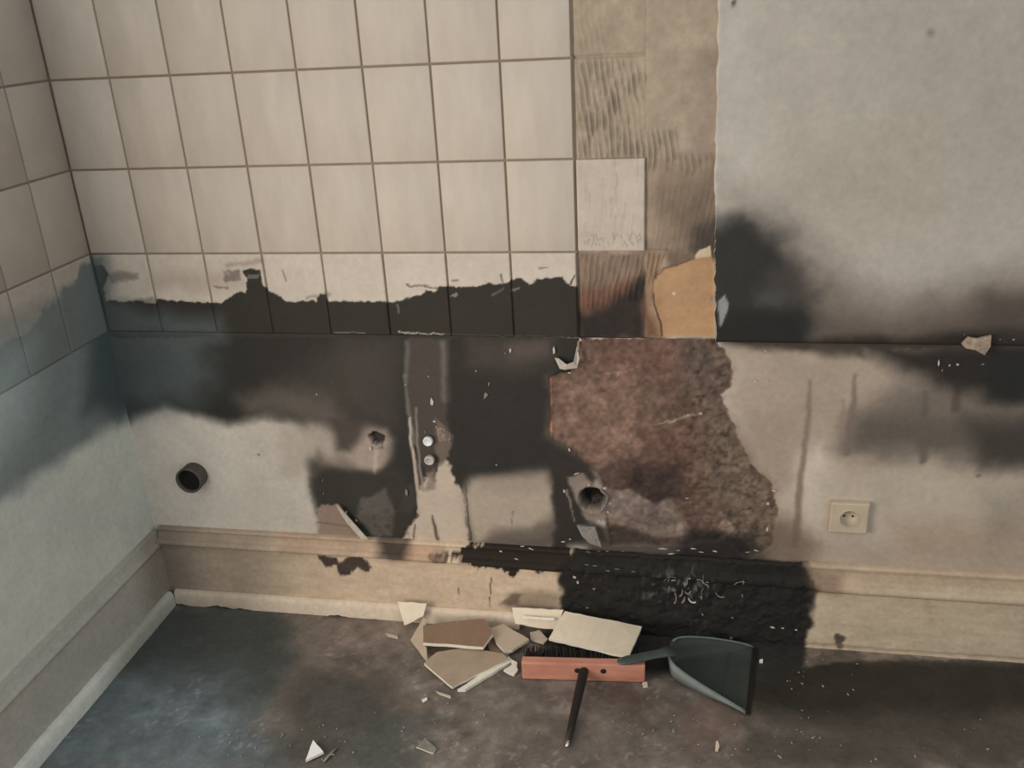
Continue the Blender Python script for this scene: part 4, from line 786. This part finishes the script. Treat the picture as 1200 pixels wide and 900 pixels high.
shard('white triangular tile shard alone on the floor at front left', [(0.6391, -0.4936, 0.012), (0.6763, -0.5253, 0.012), (0.6441, -0.5529, 0.01)], .007, top=M_white)
shard('small white crumb of tile beside the left end of the red block', [(1.0304, -0.2046, 0.01), (1.0536, -0.1752, 0.012), (1.0667, -0.2002, 0.01), (1.0589, -0.2178, 0.008)], .006, top=M_edge)
shard('thin white sliver above the small crumb by the red block', [(1.0454, -0.1664, 0.012), (1.06, -0.1745, 0.012), (1.0618, -0.1848, 0.01), (1.045, -0.1771, 0.01)], .005, top=M_edge)
shard('tan sliver on the floor below the fragment heap', [(0.8788, -0.2947, 0.005), (0.918, -0.3049, 0.005), (0.9198, -0.3124, 0.004), (0.887, -0.3016, 0.004)], .003)
shard('tiny white chip left of the tan sliver', [(0.8511, -0.3279, 0.005), (0.8612, -0.3178, 0.005), (0.8652, -0.3251, 0.004), (0.8572, -0.3349, 0.004)], .003, top=M_edge)
shard('pale little splinter on the floor left of the fragment heap', [(0.6856, -0.093, 0.005), (0.7212, -0.0997, 0.005), (0.7238, -0.1088, 0.004), (0.693, -0.1017, 0.004)], .003)
shard('small pointed leaf-shaped chip standing near the bottom right of centre', [(1.5454, -0.4026, 0.004), (1.5473, -0.3847, 0.014), (1.551, -0.3838, 0.016), (1.5547, -0.3924, 0.01), (1.551, -0.4033, 0.003)], .002, name='leaf_chip', cat='chip')
shard('grey flat shard on the mottled floor right of the white triangle', [(0.8807, -0.478, 0.004), (0.8929, -0.4486, 0.005), (0.926, -0.4747, 0.004), (0.9238, -0.4894, 0.003)], .003, top=M_flake_d)
shard('small crumb by the right end of the red block', [(1.3765, -0.2071, 0.008), (1.3866, -0.2029, 0.008), (1.3893, -0.2154, 0.006), (1.3792, -0.2196, 0.006)], .006, top=M_flake)
shard('white speck of plaster right of the dustpan', [(1.6602, -0.0862, 0.006), (1.6688, -0.082, 0.006), (1.668, -0.0937, 0.005), (1.6597, -0.0947, 0.005)], .004, top=M_edge)
# little stick beside the triangle
t = bmesh.new(); a, b, c_ = [Vector(v) for v in [(0.6835, -0.5468, 0.004), (0.6917, -0.5249, 0.006), (0.6984, -0.505, 0.005)]]
lathe_bm(t, [(0, 0), (.003, .001), (.0026, (b-a).length)], a, b-a, 8); lathe_bm(t, [(.0034, 0), (.0024, (c_-b).length), (0, (c_-b).length+.001)], b, c_-b, 8)
lathe_bm(t, [(.002, 0), (.0015, .012), (0, .0125)], b, Vector((.6, -.1, .1)), 6)
o = link('twig', bm_mesh(t, 'twig', a), None, M_flake_d, a); meta(o, 'tiny forked grey splinter right of the white triangular shard', 'splinter')

# ---- red wooden broom head lying on its side, bristles to the wall
bl, br_ = [Vector(v) for v in [(1.0812, -0.2237, 0.002), (1.3824, -0.1995, 0.002)]]
e1 = (br_-bl).normalized(); e2 = Vector((-e1.y, e1.x, 0)); Lb = (br_-bl).length
Hb, Db = .052, .026
rm = Matrix(((e1.x, e2.x, 0, bl.x), (e1.y, e2.y, 0, bl.y), (0, 0, 1, .0015), (0, 0, 0, 1)))
t = empty('broom_head', bl); t.matrix_world = rm
meta(t, 'red wooden broom head lying on its side with black bristles towards the wall', 'broom')
bm = bmesh.new(); box_bm(bm, (0, 0, 0), (Lb, Db, Hb), .004, 2)
link('wooden_block', bm_mesh(bm, 'wooden_block'), t, M_red)
for fx in (.455, .665):
    bm = bmesh.new(); lathe_bm(bm, [(.0075, -.0004), (.007, .0), (.006, -.0002), (.0055, -.0006), (0, -.0006)], (Lb*fx, 0, Hb*.62), (0, 1, 0), 18); link('screw_socket', bm_mesh(bm, 'screw_socket'), t, M_hole)
bm = bmesh.new(); rb_ = random.Random(5)
for i in range(46):
    for j in range(7):
        x = .006+(Lb-.012)*i/45; z = .006+(Hb-.012)*j/6
        for k in range(2):
            p = Vector((x+rb_.uniform(-.002, .002), Db-.001, z+rb_.uniform(-.002, .002))); q = p+Vector((rb_.uniform(-.010, .010), .046+rb_.uniform(-.006, .006), rb_.uniform(-.004, .002)))
            q.z = max(q.z, .001); s = .0014
            v = [bm.verts.new(p+Vector((dx*s, 0, dz*s))) for dx, dz in ((-1, -1), (1, -1), (0, 1))]; u = [bm.verts.new(q+Vector((dx*s*.8, 0, dz*s*.8))) for dx, dz in ((-1, -1), (1, -1), (0, 1))]
            for k2 in range(3): bm.faces.new((v[k2], v[(k2+1) % 3], u[(k2+1) % 3], u[k2]))
            bm.faces.new(u)
o = link('bristles', bm_mesh(bm, 'bristles'), t, M_bristle); o['kind'] = 'stuff'

# ---- slim black tool leaning on the block
a, b = [Vector(v) for v in [(1.2347, -0.2024, 0.034), (1.2188, -0.434, 0.006)]]
dv = b-a; Lt = dv.length
t = empty('black_handle_tool', (b.x, b.y, .0015)); meta(t, 'slim black tapering tool with a shiny metal tip, propped on the red broom head', 'tool')
off = Vector((b.x, b.y, .0015))
bm = bmesh.new(); lathe_bm(bm, [(0, -.002), (.009, 0), (.0115, .006), (.012, .03), (.0105, Lt*.45), (.0085, Lt*.75), (.0062, Lt*.93), (0, Lt*.935)], a, dv, 20)
link('handle', bm_mesh(bm, 'handle', off), t, M_black)
bm = bmesh.new(); lathe_bm(bm, [(.0045, Lt*.92), (.0048, Lt*.97), (.003, Lt*1.0), (0, Lt*1.005)], a, dv, 14)
link('metal_tip', bm_mesh(bm, 'metal_tip', off), t, M_metal)

# ---- dustpan
h0, h1, m0 = [Vector(v) for v in [(1.3181, -0.2231, 0.07), (1.4365, -0.1546, 0.03), (1.6318, -0.1589, 0.001)]]
o0 = Vector([(1.4427, -0.1349, 0.001)][0]); ax = (m0-o0); ax.z = 0; Lp = ax.length; ax.normalize(); ay = Vector((-ax.y, ax.x, 0))
t = empty('dustpan', o0); t.matrix_world = Matrix(((ax.x, ay.x, 0, o0.x), (ax.y, ay.y, 0, o0.y), (0, 0, 1, .001), (0, 0, 0, 1)))
meta(t, 'dark grey plastic dustpan with a hollow handle lying on the burnt floor', 'dustpan')
ni = 22
def halfw(s): return .022+.096*s**.58
def wallh(s): return .050*(1-s)**.8+.006 if s < 1 else .004
bm = bmesh.new(); prev = None
prof_n = 16
for i in range(ni+1):
    s = i/ni; hw_ = halfw(s); hh_ = wallh(s); row = []
    x = Lp*s
    pts = [(-hw_-.010*hh_/.06, hh_), (-hw_+.001, hh_*.55), (-hw_+.006, .008), (-hw_+.014, .0025)]
    pts += [(-hw_+.014+(2*hw_-.028)*k/6, .0025-.0) for k in range(1, 6)]
    pts += [(-p[0], p[1]) for p in pts[:4][::-1]]
    for yy, zz in pts: row.append(bm.verts.new((x, yy, zz)))
    if prev:
        for k in range(len(row)-1): bm.faces.new((prev[k], prev[k+1], row[k+1], row[k]))
    else: first = row
    prev = row
back_top = [bm.verts.new((-.006, v.co.y, max(v.co.z, .050))) for v in first]
for k in range(len(first)-1):
    f = bm.faces.new((first[k], first[k+1], back_top[k+1], back_top[k])) if (first[k].co-back_top[k].co).length > .002 else None
for f in bm.faces: f.smooth = True
o = link('pan', bm_mesh(bm, 'pan'), t, M_pan)
sm = o.modifiers.new('thick', 'SOLIDIFY'); sm.thickness = .0022; sm.offset = 0
# rolled rim along the side walls
def tube(bm, P, R, seg=10):
    P = [Vector(p) for p in P]; rings = []
    for i, p in enumerate(P):
        d = (P[min(i+1, len(P)-1)]-P[max(i-1, 0)]).normalized(); u = d.cross(Vector((0, 0, 1))); u = u.normalized() if u.length > 1e-4 else Vector((1, 0, 0)); v = d.cross(u)
        r = R[i] if isinstance(R, (list, tuple)) else R
        rings.append([bm.verts.new(p+(u*math.cos(2*math.pi*k/seg)+v*math.sin(2*math.pi*k/seg))*r) for k in range(seg)])
    for A, B in zip(rings[:-1], rings[1:]):
        for k in range(seg):
            f = bm.faces.new((A[k], A[(k+1) % seg], B[(k+1) % seg], B[k])); f.smooth = True
    bm.faces.new(rings[0][::-1]); bm.faces.new(rings[-1])
for sgn, mm in ((-1, M_pan_l), (1, M_pan_l)):
    bm = bmesh.new(); tube(bm, [(Lp*i/ni, sgn*(halfw(i/ni)+.010*wallh(i/ni)/.06), wallh(i/ni)+.001) for i in range(ni+1)], .0028)
    link('rim', bm_mesh(bm, 'rim'), t, mm)
# outer cheek of the near side wall (lighter grey than the pan)
bm = bmesh.new(); prev = None
for i in range(ni+1):
    s = i/ni; hw_ = halfw(s); hh_ = wallh(s); x = Lp*s
    row = [bm.verts.new((x, -hw_-.0030-.010*hh_/.06, hh_)), bm.verts.new((x, -hw_-.0036, hh_*.55)), bm.verts.new((x, -hw_+.001, .004))]
    if prev:
        for k in range(2): bm.faces.new((prev[k], prev[k+1], row[k+1], row[k])).smooth = True
    prev = row
o = link('side_cheek', bm_mesh(bm, 'side_cheek'), t, M_cheek); o['label'] = 'pale grey outer side'
sm = o.modifiers.new('thick', 'SOLIDIFY'); sm.thickness = .0012; sm.offset = 0
bm = bmesh.new(); box_bm(bm, (Lp*.985, -.122, .0002), (Lp*1.06, .122, .0028), .001, 1)
link('lip', bm_mesh(bm, 'lip'), t, M_black)
bm = bmesh.new(); box_bm(bm, (Lp*.70, -.088, .0012), (Lp*.725, .088, .0052), .0012, 1)
link('fold_ridge', bm_mesh(bm, 'fold_ridge'), t, M_pan)
# handle: a flattened tapering grip
bm = bmesh.new()
hd = h0-o0; hx_, hy_ = hd.dot(ax), hd.dot(ay)      # the grip points a little askew of the pan
HP = [(hx_*q, hy_*q, .050+.026*q) for q in (1.0, .98, .92, .80, .58, .36, .16, .0)]
tube(bm, HP, [.004, .0085, .0125, .0145, .0135, .0125, .0145, .023], 16)
for v in bm.verts:
    zc = .050+.026*min(1, max(0, v.co.x/hx_)); v.co.z = zc+(v.co.z-zc)*.42
link('handle', bm_mesh(bm, 'handle'), t, M_handle)
for sg in (-1, 1):  # pale strips painted as highlights along the grip's edges
    bm = bmesh.new(); tube(bm, [(x, y_+sg*r*.93, z+.002) for (x, y_, z), r in zip(HP[1:], [.0085, .0125, .0145, .0135, .0125, .0145, .023])], .0018, 6)
    link('handle_highlight', bm_mesh(bm, 'handle_highlight'), t, M_pan_l)

# ---- grit: soot crumbs nobody could count
bm = bmesh.new(); rg = random.Random(77)
cl = [(0.7608, -0.4735), (0.915, -0.4798), (1.1274, -0.4002), (1.2749, -0.2989), (0.9922, -0.334), (1.398, -0.3658), (1.5319, -0.3221), (1.6638, -0.3319), (1.8066, -0.3648), (1.4521, -0.1887), (1.1667, -0.094), (1.5961, -0.1405), (1.7564, -0.1517), (2.0235, -0.3368), (0.5508, -0.4735), (0.4135, -0.5444)]
for i in range(260):
    cx, cy = rg.choice(cl); x = cx+rg.gauss(0, .09); y = cy+rg.gauss(0, .05)
    if not (.06 < x < 2.4 and -.8 < y < -.05) or (.74 < x < 1.72 and y > -.30) or (1.15 < x < 1.3 and y > -.46): continue
    s = rg.uniform(.0012, .004); a_ = rg.uniform(0, 6.28); k = rg.uniform(.4, 1)
    vs = [bm.verts.new((x+math.cos(a_+q)*s*(k if n % 2 else 1), y+math.sin(a_+q)*s*(k if n % 2 else 1), .0018+(.002 if n == 0 else 0))) for n, q in enumerate((0, 1.5, 3.1, 4.6))]
    tp = bm.verts.new((x, y, .0018+s*.9))
    for n in range(4): bm.faces.new((vs[n], vs[(n+1) % 4], tp))
    bm.faces.new(vs[::-1])
o = link('grit', bm_mesh(bm, 'grit'), None, M_flake_d); o.data.materials[0] = M_pipe; meta(o, 'scattered grey plaster grit on the burnt floor', 'debris', kind='stuff')
